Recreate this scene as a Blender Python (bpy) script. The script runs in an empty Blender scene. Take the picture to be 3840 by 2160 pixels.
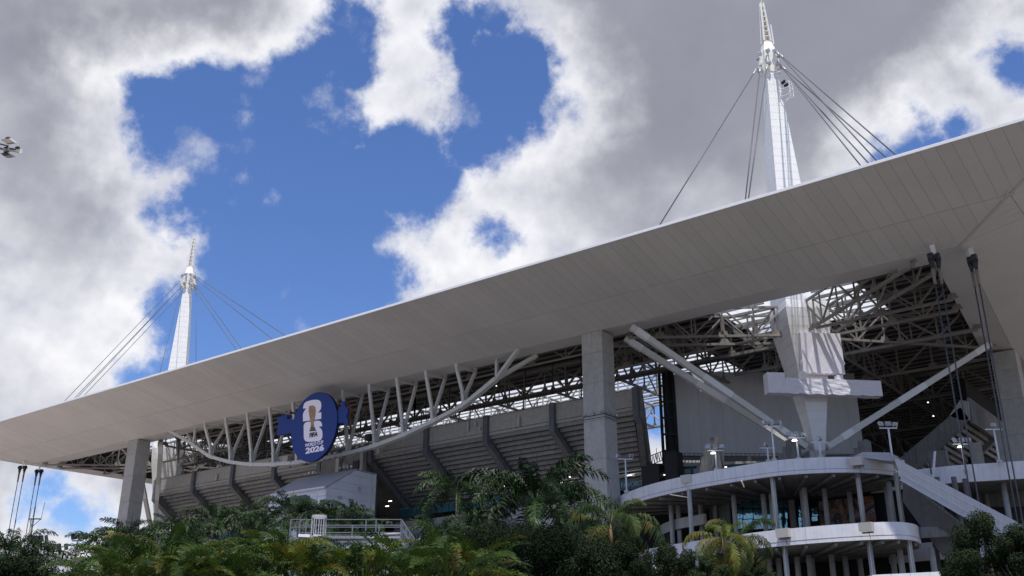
import bpy, bmesh, math, random
from math import radians, sin, cos, tan, pi, sqrt, atan2, hypot
from mathutils import Vector, Matrix
random.seed(7)
S = bpy.context.scene
COL = S.collection

# ------------------------------------------------------------------ camera
FPX, PITCH, HEAD = 3700.0, radians(21.12), radians(52)
CAM = Vector((0, 0, 1.7))
FW = Vector((-cos(HEAD)*cos(PITCH), sin(HEAD)*cos(PITCH), sin(PITCH)))
RT = Vector((sin(HEAD), cos(HEAD), 0))
UP = RT.cross(FW)
cd = bpy.data.cameras.new('camera'); cam = bpy.data.objects.new('camera', cd); COL.objects.link(cam)
cd.sensor_width = 36; cd.lens = 36*FPX/3840; cd.clip_start = .5; cd.clip_end = 6000
cam.matrix_world = Matrix(((RT.x, UP.x, -FW.x, 0), (RT.y, UP.y, -FW.y, 0), (RT.z, UP.z, -FW.z, 1.7), (0, 0, 0, 1)))
S.camera = cam
def ray(x, y): return FW + RT*((x-1920)/FPX) - UP*((y-1080)/FPX)      # photo pixel -> direction
def P(x, y, Y): v = ray(x, y); return CAM + v*(Y/v.y)                  # point of a sight line on the plane Y = const
def PX(x, y, X): v = ray(x, y); return CAM + v*(X/v.x)
def PZ(x, y, Z): v = ray(x, y); return CAM + v*((Z-1.7)/v.z)
def PD(x, y, D): v = ray(x, y); return CAM + v*(D/hypot(v.x, v.y))

# ------------------------------------------------------------------ sun, sky, exposure
SUN_EL, SUN_AZ = radians(70), radians(-45)       # toward +X -Y
sd = Vector((cos(SUN_EL)*cos(SUN_AZ), cos(SUN_EL)*sin(SUN_AZ), sin(SUN_EL)))
sl = bpy.data.lights.new('sun', 'SUN'); sl.energy = 5.0; sl.angle = radians(.53); sl.color = (1, .95, .88)
so = bpy.data.objects.new('sun', sl); COL.objects.link(so)
so.rotation_euler = sd.to_track_quat('Z', 'Y').to_euler(); so.location = (0, 0, 200)
S.view_settings.view_transform = 'Standard'; S.view_settings.look = 'None'
S.view_settings.gamma = 1; S.view_settings.exposure = 0.0; S.view_settings.use_curve_mapping = False
W = bpy.data.worlds.new("World"); S.world = W; W.use_nodes = True
nt = W.node_tree; nt.nodes.clear()
def N(t, **k):
    n = nt.nodes.new(t)
    for a, b in k.items(): setattr(n, a, b)
    return n
def L(a, b): nt.links.new(a, b)
def M(op, a, b=None, c=None, clamp=False):
    n = N('ShaderNodeMath', operation=op); n.use_clamp = clamp
    for i, v in enumerate((a, b, c)):
        if v is None: continue
        if isinstance(v, (int, float)): n.inputs[i].default_value = v
        else: L(v, n.inputs[i])
    return n.outputs[0]
def VM(op, a, b=None, sc=None):
    n = N('ShaderNodeVectorMath', operation=op)
    for i, v in enumerate((a, b)):
        if v is None: continue
        if isinstance(v, (tuple, Vector)): n.inputs[i].default_value = tuple(v)
        else: L(v, n.inputs[i])
    if sc is not None: n.inputs['Scale'].default_value = sc
    return n.outputs['Value' if op in ('DISTANCE', 'LENGTH', 'DOT_PRODUCT') else 'Vector']
def mixc(f, a, b):
    n = N('ShaderNodeMix', data_type='RGBA')
    if isinstance(f, float): n.inputs[0].default_value = f
    else: L(f, n.inputs[0])
    for i, v in ((6, a), (7, b)):
        if isinstance(v, tuple): n.inputs[i].default_value = (*v, 1)
        else: L(v, n.inputs[i])
    return n.outputs[2]
def sstep(v, lo, hi):
    n = N('ShaderNodeMapRange', interpolation_type='SMOOTHSTEP')
    L(v, n.inputs[0]); n.inputs[1].default_value = lo; n.inputs[2].default_value = hi
    return n.outputs[0]
def noise(vec, sc, det, rough=.5, out='Fac'):
    n = N('ShaderNodeTexNoise'); L(vec, n.inputs['Vector'])
    n.inputs['Scale'].default_value = sc; n.inputs['Detail'].default_value = det; n.inputs['Roughness'].default_value = rough
    return n.outputs[out]
sky = N('ShaderNodeTexSky', sky_type='NISHITA'); sky.sun_disc = False
sky.sun_elevation = SUN_EL; sky.sun_rotation = pi/2-SUN_AZ
sky.altitude = 0; sky.air_density = 1.0; sky.dust_density = .3; sky.ozone_density = 2.0
tc = N('ShaderNodeTexCoord').outputs['Generated']
nrm = VM('NORMALIZE', tc)
w1 = VM('SUBTRACT', noise(nrm, 5.0, 3, .5, 'Color'), (.5, .5, .5))
w2 = VM('SUBTRACT', noise(nrm, 17.0, 5, .62, 'Color'), (.5, .5, .5))
wn = VM('ADD', VM('ADD', nrm, VM('SCALE', w1, sc=.045)), VM('SCALE', w2, sc=.034))
def lobes(lst, vec):
    """signed field: radius minus distance to the nearest of a set of sky directions"""
    f = None
    for x, y, r in lst:
        c = ray(x*1.4907, y*1.4907).normalized()
        e = (ray((x+r*.7)*1.4907, (y+r*.7)*1.4907).normalized()-c).length
        d = M('SUBTRACT', float(e), VM('DISTANCE', vec, tuple(c)))
        f = d if f is None else M('MAXIMUM', f, d)
    return f
BLUE = [(1195,240,58),(1175,330,58),(1100,415,60),(950,440,60),(830,280,85),(800,350,60),(880,330,55),(905,120,45),(450,560,60),(560,400,60),(480,335,120),(400,290,70),(600,290,125),(620,450,150),(760,300,170),(860,150,90),(885,60,60),(830,500,180),(640,640,190),(480,800,120),(430,930,70),(700,800,200),
        (870,700,140),(520,560,95),(1010,440,130),(1230,230,130),(1330,150,100),(1395,190,40),(1200,330,90),(1160,160,60),(1120,430,55),(1225,545,32),(1240,585,22),(1150,80,50),(560,890,130),(380,1000,60),
        (2560,190,38),(2560,150,30),(2320,360,36),(2385,325,30),(2540,350,18),(2275,385,30),(110,1240,30),(190,1290,24),(1660,1060,60),(1640,980,60),(1650,1020,50),(1240,60,40),(1010,690,30),(330,940,24)]
WISP = [(1050,60,30),(1020,140,24),(1065,200,30),(1005,290,16),(1090,270,22),(1040,330,16),(970,360,16),(1100,220,16),(1000,0,34),(930,15,26),(880,30,18),(900,90,12),(690,130,20),(660,170,14),(640,200,28),(625,250,22),(635,310,20),(620,380,18),
        (470,400,44),(440,450,44),(640,465,24),(620,490,14),(800,330,8),(860,350,10),(730,740,12),(775,800,11),(700,520,10),(1110,250,40),(1240,20,40),(840,235,12),(1205,530,22),
        (30,1290,40),(250,1330,60),(160,1400,50),(90,1180,22),(230,1200,30),(1656,1115,34),(1690,1130,30)]
GREY = [(140,1250,110),(60,1330,70),(100,120,230),(330,130,170),(520,60,150),(40,330,90),(250,290,60),(1700,170,330),(1550,260,120),(2050,120,330),(2350,80,260),(1850,400,120),(2150,300,150),
        (90,1210,60),(200,1290,60),(260,500,45),(640,60,80)]
bl = lobes(BLUE, wn)
wi = lobes(WISP, wn)
fb = M('SUBTRACT', noise(nrm, 11.0, 8, .54), .5)
fine = M('SUBTRACT', noise(nrm, 42.0, 6, .65), .5)
# hand-placed clearings hold within the photograph's field of view; elsewhere the cover is made-up broken cloud, greyed to cut fill light
fd = VM('DOT_PRODUCT', nrm, tuple(FW))
inview = sstep(fd, .68, .79)
free = M('MULTIPLY', M('SUBTRACT', noise(nrm, 2.2, 5, .5), .5), .55)
clear = M('ADD', M('MULTIPLY', bl, inview), M('MULTIPLY', free, M('SUBTRACT', 1.0, inview)))
dens = M('ADD', M('MULTIPLY', clear, -1.0), M('ADD', M('MULTIPLY', fb, .105), M('MULTIPLY', fine, .04)))
cov = sstep(dens, -.008, .020)
wd = M('ADD', wi, M('ADD', M('MULTIPLY', fb, .16), M('MULTIPLY', fine, .08)))
wcov = M('MULTIPLY', sstep(wd, -.010, .05), .75)
cov = M('MAXIMUM', cov, wcov)
gr = lobes(GREY, wn)
grf = M('ADD', M('ADD', gr, M('MULTIPLY', fb, .18)), M('MULTIPLY', M('SUBTRACT', noise(nrm, 3.2, 4, .5), .5), .12))
grn = M('ADD', M('MULTIPLY', sstep(grf, -.10, .06), inview), M('MULTIPLY', sstep(noise(nrm, 2.6, 4, .5), .30, .48), M('SUBTRACT', 1.0, inview)))  # unseen cloud outside the view is made mostly grey to dim ambient light
grn = M('MULTIPLY', grn, sstep(dens, .0, .085))
# billowing relief: the field sampled a little towards the sun, minus here
up_ = VM('ADD', nrm, (.016, -.012, .022))
r1 = M('ADD', M('SUBTRACT', noise(wn, 7.0, 6, .48), noise(VM('ADD', wn, (.018, -.014, .026)), 7.0, 6, .48)), M('MULTIPLY', M('SUBTRACT', noise(nrm, 24.0, 4, .5), noise(VM('ADD', nrm, (.006, -.005, .009)), 24.0, 4, .5)), .5))
rel = M('ADD', .5, M('MULTIPLY', r1, 2.6), clamp=True)
edge = M('SUBTRACT', 1.0, sstep(dens, .0, .07))
rel2 = M('ADD', M('MULTIPLY', rel, .85), M('MULTIPLY', edge, .30), clamp=True)
cumu = M('MULTIPLY', lobes([(120,620,150),(250,760,90),(100,880,120),(1150,620,110),(1050,560,60),(2440,270,80),(230,560,80)], wn), 6.0, clamp=True)
rel2 = M('ADD', rel2, M('MULTIPLY', cumu, .35), clamp=True)
white = mixc(rel2, (5.4, 5.6, 6.6), (9.8, 9.8, 10.1))
grey = mixc(M('ADD', .25, M('MULTIPLY', M('ADD', fb, .25), 1.2), clamp=True), (2.5, 2.6, 3.15), (3.5, 3.6, 4.25))
ccol = mixc(grn, white, grey)
skyc = N('ShaderNodeMix', data_type='RGBA', blend_type='MULTIPLY'); skyc.inputs[0].default_value = 1
L(sky.outputs[0], skyc.inputs[6]); skyc.inputs[7].default_value = (.86, 1.06, 1.50, 1)
bg = N('ShaderNodeBackground'); bg.inputs['Strength'].default_value = .1
L(mixc(cov, skyc.outputs[2], ccol), bg.inputs['Color'])
L(bg.outputs[0], N('ShaderNodeOutputWorld').inputs[0])
W.cycles.sampling_method = 'MANUAL'; W.cycles.sample_map_resolution = 512

# ------------------------------------------------------------------ materials
MT = {}
def mat(name, col, rough=.6, metal=0, var=.12, scale=3.0, streak=0, bump=0, col2=None, emit=None, trans=0, spec=.4, stain=None, zst=None, rnd=0):
    m = bpy.data.materials.new(name); m.use_nodes = True; n = m.node_tree; nd = n.nodes; lk = n.links
    b = nd['Principled BSDF']; b.inputs['Roughness'].default_value = rough; b.inputs['Metallic'].default_value = metal
    b.inputs['Specular IOR Level'].default_value = spec
    ge = nd.new('ShaderNodeNewGeometry')
    no = nd.new('ShaderNodeTexNoise'); no.inputs['Scale'].default_value = scale; no.inputs['Detail'].default_value = 6
    no.inputs['Roughness'].default_value = .6
    mp = nd.new('ShaderNodeMapping'); lk.new(ge.outputs['Position'], mp.inputs[0])
    if zst: mp.inputs['Scale'].default_value = zst
    lk.new(mp.outputs[0], no.inputs['Vector'])
    ramp = nd.new('ShaderNodeMapRange'); lk.new(no.outputs['Fac'], ramp.inputs[0])
    ramp.inputs[1].default_value = .3; ramp.inputs[2].default_value = .7
    mx = nd.new('ShaderNodeMix'); mx.data_type = 'RGBA'; lk.new(ramp.outputs[0], mx.inputs[0])
    c2 = col2 or tuple(c*(1+var) for c in col)
    mx.inputs[6].default_value = (*[c*(1-var) for c in col], 1); mx.inputs[7].default_value = (*c2, 1)
    out = mx.outputs[2]
    if streak:
        m2 = nd.new('ShaderNodeMapping'); lk.new(ge.outputs['Position'], m2.inputs[0]); m2.inputs['Scale'].default_value = (2.2, 2.2, .12)
        n2 = nd.new('ShaderNodeTexNoise'); n2.inputs['Scale'].default_value = 1.6; n2.inputs['Detail'].default_value = 7; n2.inputs['Roughness'].default_value = .65
        lk.new(m2.outputs[0], n2.inputs['Vector'])
        r2 = nd.new('ShaderNodeMapRange'); lk.new(n2.outputs['Fac'], r2.inputs[0]); r2.inputs[1].default_value = .48; r2.inputs[2].default_value = .72
        r2.inputs[4].default_value = streak
        x2 = nd.new('ShaderNodeMix'); x2.data_type = 'RGBA'; lk.new(r2.outputs[0], x2.inputs[0]); lk.new(out, x2.inputs[6])
        x2.inputs[7].default_value = (*(stain or tuple(c*.35 for c in col)), 1); out = x2.outputs[2]
    if rnd:      # every sheet or block has its own slightly different tone
        oi = nd.new('ShaderNodeObjectInfo'); mr = nd.new('ShaderNodeMapRange'); lk.new(oi.outputs['Random'], mr.inputs[0])
        mr.inputs[3].default_value = 1-rnd; mr.inputs[4].default_value = 1+rnd
        vm = nd.new('ShaderNodeVectorMath'); vm.operation = 'SCALE'; lk.new(out, vm.inputs[0]); lk.new(mr.outputs[0], vm.inputs['Scale']); out = vm.outputs[0]
    lk.new(out, b.inputs['Base Color'])
    if bump:
        bm_ = nd.new('ShaderNodeBump'); bm_.inputs['Strength'].default_value = bump; bm_.inputs['Distance'].default_value = .05
        lk.new(no.outputs['Fac'], bm_.inputs['Height']); lk.new(bm_.outputs[0], b.inputs['Normal'])
    if emit:
        b.inputs['Emission Color'].default_value = (*emit[:3], 1); b.inputs['Emission Strength'].default_value = emit[3]
    MT[name] = m; return m
mat('soffit_white', (.61, .595, .575), .5, var=.06, scale=.09, streak=.16, rnd=.035, stain=(.45, .43, .41), spec=.3)
mat('soffit_joint', (.50, .485, .47), .8, var=.1)
mat('lip_white', (.82, .82, .82), .4, var=.04)
mat('mast_white', (.76, .76, .75), .5, var=.03, scale=.6, streak=.12, stain=(.6, .6, .58))
mat('mast_joint', (.60, .60, .60), .7)
mat('mast_steel', (.78, .77, .73), .5, var=.1, scale=1.5, streak=.25, stain=(.55, .42, .27))
mat('rusty_white', (.66, .60, .48), .6, var=.2, scale=2.0, streak=.6, stain=(.42, .22, .1))
mat('steel_white', (.60, .60, .57), .5, var=.06, scale=1.2, streak=.15, stain=(.42, .41, .38))
mat('steel_beige', (.26, .245, .225), .6, var=.12, scale=1.0, streak=.2)
mat('steel_dark', (.035, .037, .042), .6, var=.2)
mat('cable_steel', (.09, .095, .11), .5, metal=.3, var=.2)
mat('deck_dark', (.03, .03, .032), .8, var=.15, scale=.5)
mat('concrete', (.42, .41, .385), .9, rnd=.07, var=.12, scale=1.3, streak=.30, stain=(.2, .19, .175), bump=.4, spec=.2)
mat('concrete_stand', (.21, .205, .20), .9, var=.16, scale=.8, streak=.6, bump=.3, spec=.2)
mat('concrete_tread', (.29, .285, .275), .9, rnd=.14, var=.2, scale=1.1, streak=.35, bump=.3, spec=.2)
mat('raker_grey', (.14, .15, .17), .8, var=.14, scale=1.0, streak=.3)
mat('concrete_light', (.70, .70, .73), .85, var=.07, scale=.8, rnd=.03, streak=.34, stain=(.33, .33, .34), bump=.15, spec=.2)
mat('concrete_dim', (.13, .128, .125), .9, var=.15, scale=.6, streak=.3)
mat('box_beige', (.52, .49, .45), .6, var=.05)
mat('lamp_metal', (.45, .46, .48), .4, metal=.5, var=.1)
mat('pole_white', (.66, .67, .70), .5, var=.06)
mat('teal_band', (.02, .115, .145), .5, var=.15, scale=.4)
mat('letter_grey', (.38, .42, .44), .6, var=.05)
mat('letter_dim', (.12, .20, .23), .6, var=.05)
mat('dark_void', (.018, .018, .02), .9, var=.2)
mat('wall_grey', (.60, .61, .635), .75, rnd=.04, var=.06, scale=2.0, zst=(1, 1, .15))
mat('tarp_white', (.80, .77, .84), .75, var=.04, scale=2.0, bump=.5)
mat('cladding_white', (.66, .67, .70), .6, rnd=.04, var=.04, scale=.5, streak=.12)
mat('escalator_panel', (.50, .505, .525), .55, var=.05, scale=.5, streak=.15)
mat('concrete_rust', (.42, .41, .385), .9, var=.12, scale=1.3, streak=.5, stain=(.30, .16, .07))
mat('roof_metal', (.44, .45, .48), .5, var=.06, metal=.2)
mat('container_grey', (.5, .5, .53), .7, var=.08, scale=.8, streak=.25)
mat('galvanised', (.20, .215, .23), .5, metal=.3, var=.1)
mat('yellow_plastic', (.80, .55, .02), .4, var=.05)
mat('sign_blue', (.008, .03, .17), .5, var=.1, scale=.8, emit=(.012, .05, .28, .10))
mat('sign_blue_dark', (.006, .012, .05), .6, var=.1)
mat('sign_white', (.62, .60, .68), .6, var=.02, emit=(.8, .75, .95, .18))
mat('sign_black', (.015, .015, .018), .6)
mat('trophy_gold', (.30, .17, .08), .55, var=.5, scale=3.2, col2=(.48, .33, .2), emit=(.3, .18, .1, .12))
mat('trophy_base', (.10, .09, .06), .6, var=.6, scale=2.5)
mat('orange_led', (.16, .07, .02), .6, var=.4, scale=6)
mat('lamp_glow', (.9, .9, .85), .5, emit=(1, .95, .85, 3.0))
mat('tube_daylight_glow', (.7, .7, .65), .5, emit=(1, .97, .9, .18))
mat('trunk_grey', (.22, .20, .17), .9, var=.2, scale=6, bump=.4)
mat('trunk_brown', (.19, .12, .075), .9, var=.3, scale=6, bump=.4)
mat('asphalt', (.06, .06, .062), .95, var=.2, scale=.6)
mat('bounce_paving', (.50, .44, .41), .9, var=.1, scale=.5)
mat('bark_dark', (.09, .075, .06), .95, var=.3, scale=5, bump=.4)
mat('speaker_black', (.012, .012, .014), .6)
mat('speckle_block', (.16, .16, .17), .9, var=.1)
def ground_mat():
    m = mat('ground_mix', (.17, .155, .145), .95, var=.25, scale=.06, col2=(.20, .18, .165)); return m
ground_mat()
def glass(name, col, rough=.04):
    m = bpy.data.materials.new(name); m.use_nodes = True; b = m.node_tree.nodes['Principled BSDF']
    b.inputs['Base Color'].default_value = (*col, 1); b.inputs['Metallic'].default_value = .85; b.inputs['Roughness'].default_value = rough
    nd = m.node_tree.nodes; lk = m.node_tree.links
    g = nd.new('ShaderNodeNewGeometry'); no = nd.new('ShaderNodeTexNoise'); no.inputs['Scale'].default_value = .7
    lk.new(g.outputs['Position'], no.inputs['Vector']); bp = nd.new('ShaderNodeBump'); bp.inputs['Strength'].default_value = .10; bp.inputs['Distance'].default_value = .3
    lk.new(no.outputs['Fac'], bp.inputs['Height']); lk.new(bp.outputs[0], b.inputs['Normal'])
    MT[name] = m
glass('mirror_glass', (.16, .36, .50)); glass('dark_glass', (.05, .07, .09), .08)
def skylight():
    m = bpy.data.materials.new('skylight_sheet'); m.use_nodes = True; n = m.node_tree; n.nodes.clear()
    o = n.nodes.new('ShaderNodeOutputMaterial'); t = n.nodes.new('ShaderNodeBsdfTransparent'); t.inputs[0].default_value = (.95, .96, .97, 1)
    d = n.nodes.new('ShaderNodeBsdfTranslucent'); d.inputs[0].default_value = (.75, .78, .82, 1)
    g = n.nodes.new('ShaderNodeNewGeometry'); no = n.nodes.new('ShaderNodeTexNoise'); no.inputs['Scale'].default_value = .5
    n.links.new(g.outputs['Position'], no.inputs['Vector'])
    mr = n.nodes.new('ShaderNodeMapRange'); n.links.new(no.outputs['Fac'], mr.inputs[0]); mr.inputs[3].default_value = .06; mr.inputs[4].default_value = .20
    mx = n.nodes.new('ShaderNodeMixShader'); n.links.new(mr.outputs[0], mx.inputs[0])
    n.links.new(t.outputs[0], mx.inputs[1]); n.links.new(d.outputs[0], mx.inputs[2]); n.links.new(mx.outputs[0], o.inputs[0])
    MT['skylight_sheet'] = m
skylight()
def leafmat(name, c1, c2, trans=.28, rough=.5, spots=None, spec=.25):
    m = bpy.data.materials.new(name); m.use_nodes = True; n = m.node_tree; nd = n.nodes; lk = n.links
    b = nd['Principled BSDF']; b.inputs['Roughness'].default_value = rough; b.inputs['Specular IOR Level'].default_value = spec
    oi = nd.new('ShaderNodeObjectInfo'); g = nd.new('ShaderNodeNewGeometry')
    no = nd.new('ShaderNodeTexNoise'); no.inputs['Scale'].default_value = 1.1; no.inputs['Detail'].default_value = 4; lk.new(g.outputs['Position'], no.inputs['Vector'])
    ad = nd.new('ShaderNodeMath'); ad.operation = 'MULTIPLY_ADD'; lk.new(oi.outputs['Random'], ad.inputs[0]); ad.inputs[1].default_value = .8
    sb = nd.new('ShaderNodeMath'); sb.operation = 'MULTIPLY_ADD'; lk.new(no.outputs['Fac'], sb.inputs[0]); sb.inputs[1].default_value = 1.6; sb.inputs[2].default_value = -.7
    lk.new(sb.outputs[0], ad.inputs[2])
    mx = nd.new('ShaderNodeMix'); mx.data_type = 'RGBA'; mx.clamp_factor = True; lk.new(ad.outputs[0], mx.inputs[0])
    mx.inputs[6].default_value = (*c1, 1); mx.inputs[7].default_value = (*c2, 1); out = mx.outputs[2]
    if spots:
        n2 = nd.new('ShaderNodeTexNoise'); n2.inputs['Scale'].default_value = .9; lk.new(g.outputs['Position'], n2.inputs['Vector'])
        mr = nd.new('ShaderNodeMapRange'); lk.new(n2.outputs['Fac'], mr.inputs[0]); mr.inputs[1].default_value = .52; mr.inputs[2].default_value = .66
        m2 = nd.new('ShaderNodeMix'); m2.data_type = 'RGBA'; lk.new(mr.outputs[0], m2.inputs[0]); lk.new(out, m2.inputs[6]); m2.inputs[7].default_value = (*spots, 1); out = m2.outputs[2]
    lk.new(out, b.inputs['Base Color'])
    tr = nd.new('ShaderNodeBsdfTranslucent'); lk.new(out, tr.inputs[0])
    ms = nd.new('ShaderNodeMixShader'); ms.inputs[0].default_value = trans
    lk.new(b.outputs[0], ms.inputs[1]); lk.new(tr.outputs[0], ms.inputs[2]); lk.new(ms.outputs[0], nd['Material Output'].inputs[0]); MT[name] = m
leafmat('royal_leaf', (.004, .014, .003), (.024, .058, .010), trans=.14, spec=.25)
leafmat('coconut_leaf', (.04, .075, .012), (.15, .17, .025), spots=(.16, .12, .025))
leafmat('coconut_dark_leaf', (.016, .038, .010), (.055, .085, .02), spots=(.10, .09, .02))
leafmat('areca_leaf', (.012, .032, .004), (.095, .125, .010), spots=(.09, .07, .010))
leafmat('areca_green_leaf', (.009, .030, .004), (.045, .085, .010))
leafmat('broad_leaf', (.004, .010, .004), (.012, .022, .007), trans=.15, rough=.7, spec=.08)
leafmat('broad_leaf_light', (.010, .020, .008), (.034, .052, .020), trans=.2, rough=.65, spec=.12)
leafmat('yellow_frond', (.22, .24, .03), (.36, .34, .04))

# ------------------------------------------------------------------ mesh helpers
ORG = {}
class MB:
    def __init__(s): s.v = []; s.f = []
    def add(s, vs, fs):
        k = len(s.v); s.v += [Vector(v) for v in vs]; s.f += [tuple(i+k for i in f) for f in fs]; return s
    def box(s, a, b):
        x0, y0, z0 = a; x1, y1, z1 = b
        return s.add([(x0,y0,z0),(x1,y0,z0),(x1,y1,z0),(x0,y1,z0),(x0,y0,z1),(x1,y0,z1),(x1,y1,z1),(x0,y1,z1)],
                     [(0,3,2,1),(4,5,6,7),(0,1,5,4),(1,2,6,5),(2,3,7,6),(3,0,4,7)])
    def beam(s, a, b, w, h=None, up=(0, 0, 1)):
        a, b = Vector(a), Vector(b); h = h or w; d = (b-a).normalized(); up = Vector(up)
        if abs(d.dot(up)) > .98: up = Vector((0, 1, 0))
        r = d.cross(up).normalized()*w/2; u = r.cross(d).normalized()*h/2
        return s.add([a-r-u, a+r-u, a+r+u, a-r+u, b-r-u, b+r-u, b+r+u, b-r+u],
                     [(0,1,2,3),(7,6,5,4),(0,4,5,1),(1,5,6,2),(2,6,7,3),(3,7,4,0)])
    def tube(s, a, b, r0, r1=None, n=8):
        a, b = Vector(a), Vector(b); r1 = r0 if r1 is None else r1; d = (b-a).normalized()
        u = Vector((0,0,1)) if abs(d.z) < .9 else Vector((1,0,0)); x = d.cross(u).normalized(); y = d.cross(x)
        vs = []
        for c, r in ((a, r0), (b, r1)):
            for i in range(n): t = 2*pi*i/n; vs.append(c+x*cos(t)*r+y*sin(t)*r)
        fs = [(i, (i+1) % n, n+(i+1) % n, n+i) for i in range(n)]+[tuple(range(n))[::-1], tuple(range(n, 2*n))]
        return s.add(vs, fs)
    def prism(s, poly, off):           # poly: list of 3D points, off: extrusion vector
        n = len(poly); off = Vector(off); vs = [Vector(p) for p in poly]+[Vector(p)+off for p in poly]
        return s.add(vs, [tuple(range(n)), tuple(range(2*n-1, n-1, -1))]+[(i, n+i, n+(i+1) % n, (i+1) % n) for i in range(n)])
    def build(s, name, m, parent=None, smooth=False, kind=None, recalc=True):
        o_ = ORG.get(parent.name, Vector()) if parent else Vector()
        me = bpy.data.meshes.new(name); me.from_pydata([tuple(v-o_) for v in s.v], [], s.f)
        if recalc:
            bm = bmesh.new(); bm.from_mesh(me); bmesh.ops.recalc_face_normals(bm, faces=bm.faces); bm.to_mesh(me); bm.free()
        if smooth: me.polygons.foreach_set('use_smooth', [True]*len(me.polygons))
        me.materials.append(MT[m]); o = bpy.data.objects.new(name, me); COL.objects.link(o)
        if parent: o.parent = parent; ORG[o.name] = o_
        if kind: o['kind'] = kind
        return o
def tag(o, label=None, cat=None, group=None, kind=None):
    if label: o['label'] = label
    if cat: o['category'] = cat
    if group: o['group'] = group
    if kind: o['kind'] = kind
    return o
def thing(name, label, cat, loc=(0, 0, 0), group=None, rz=0):
    o = bpy.data.objects.new(name, None); COL.objects.link(o); o.location = loc; o.rotation_euler.z = rz
    o.empty_display_size = .5; ORG[o.name] = Vector(loc); tag(o, label, cat, group); return o
def link_mesh(name, me, parent, loc, rot=(0, 0, 0), sc=1):
    o = bpy.data.objects.new(name, me); COL.objects.link(o); o.parent = parent; o.location = loc; o.rotation_euler = rot
    o.scale = (sc, sc, sc) if isinstance(sc, (int, float)) else sc; return o
def lerp(a, b, t): return Vector(a)+(Vector(b)-Vector(a))*t
def text(name, body, size, m, parent, origin, xdir, ydir, depth=.05, bold=.0, w=None):
    """flat lettering as a thin mesh; origin = left end of the baseline, w = wanted width"""
    cu = bpy.data.curves.new(name, 'FONT'); cu.body = body; cu.size = size; cu.extrude = depth/2; cu.offset = bold
    cu.resolution_u = 3
    tmp = bpy.data.objects.new(name, cu); COL.objects.link(tmp); bpy.context.view_layer.update()
    me = bpy.data.meshes.new_from_object(tmp.evaluated_get(bpy.context.evaluated_depsgraph_get()))
    bpy.data.objects.remove(tmp); bpy.data.curves.remove(cu)
    x0 = min(v.co.x for v in me.vertices); x1 = max(v.co.x for v in me.vertices); k = (w/(x1-x0)) if w else 1
    X = Vector(xdir).normalized(); Y = Vector(ydir).normalized(); Z = X.cross(Y).normalized(); og = Vector(origin)-ORG.get(parent.name, Vector())
    for v in me.vertices: c = v.co; v.co = og+X*((c.x-x0)*k)+Y*c.y+Z*c.z
    me.materials.clear(); me.materials.append(MT[m]); o = bpy.data.objects.new(name, me); COL.objects.link(o); o.parent = parent
    return o

# ------------------------------------------------------------------ ground
g = MB(); g.add([(-3000,-3000,0),(3000,-3000,0),(3000,3000,0),(-3000,3000,0)], [(0,1,2,3)]).build('ground', 'ground_mix', kind='structure')
MB().box((-149, 60, .004), (20, 96, .012)).build('parking_lot', 'asphalt', kind='structure')
MB().box((-330, 56, .004), (-150, 112, .016)).build('bounce_ground', 'bounce_paving', kind='structure')  # pale ground out of view, added to bounce light onto the left soffit
MB().box((-233, 142, .01), (-30, 300, .03)).build('stadium_floor', 'concrete_dim', kind='structure')

# ------------------------------------------------------------------ canopy roof
FY, FZ, MY, MZ, OY, OZ = 115.0, 47.7, 107.9, 49.25, 97.3, 51.86
XL, XR = -238.4, -23.6
roof = thing('canopy_roof', 'vast white stadium canopy roof with a sloping panelled underside, hung from two white masts', 'stadium roof', (-131, 115, 0))
pw = 1.6; gap = .026; k0 = int((XL-18)//pw)
def strip_poly(x0, x1, ya, za, yb, zb):      # between Y=ya (inner) and yb (outer), clipped by the 45 degree hips
    pts = []
    def lim(x): return FY-max(0, x-XR, XL-x)
    a0, a1 = min(ya, lim(x0)), min(ya, lim(x1))
    if a0 <= yb+.05 and a1 <= yb+.05: return None
    a0, a1 = max(a0, yb), max(a1, yb)
    zz = lambda y: za+(zb-za)*(ya-y)/(ya-yb)
    pts = [(x0, a0, zz(a0)), (x1, a1, zz(a1))]
    if a1 > yb+.01: pts.append((x1, yb, zb))
    if a0 > yb+.01: pts.append((x0, yb, zb))
    return pts if len(pts) > 2 else None
x = XL-17.6; n_ = 0; rest = MB()
while x < XR+17.7:
    for (ya, za, yb, zb) in ((FY, FZ, MY+.06, MZ), (MY-.06, MZ, OY, OZ)):
        pl = strip_poly(x+gap/2, x+pw-gap/2, ya, za, yb, zb)
        if pl:
            m_ = MB().prism(pl, (0, 0, .12))
            if n_ < 290: m_.build('soffit_panel', 'soffit_white', roof); n_ += 1
            else: rest.v and None; rest.add(m_.v, m_.f)
    x += pw
# backing sheet just above the panels closes the joints
z_ = .07
MB().prism([(XL+.05, FY-.03, FZ+z_), (XR-.05, FY-.03, FZ+z_), (XR+FY-MY, MY, MZ+z_), (XL-FY+MY, MY, MZ+z_)], (0, 0, .02)).build('backing_sheet', 'soffit_joint', roof)
MB().prism([(XL-FY+MY, MY, MZ+z_), (XR+FY-MY, MY, MZ+z_), (XR+FY-OY-.1, OY+.1, OZ+z_), (XL-FY+OY+.1, OY+.1, OZ+z_)], (0, 0, .02)).build('backing_sheet', 'soffit_joint', roof)
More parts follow.
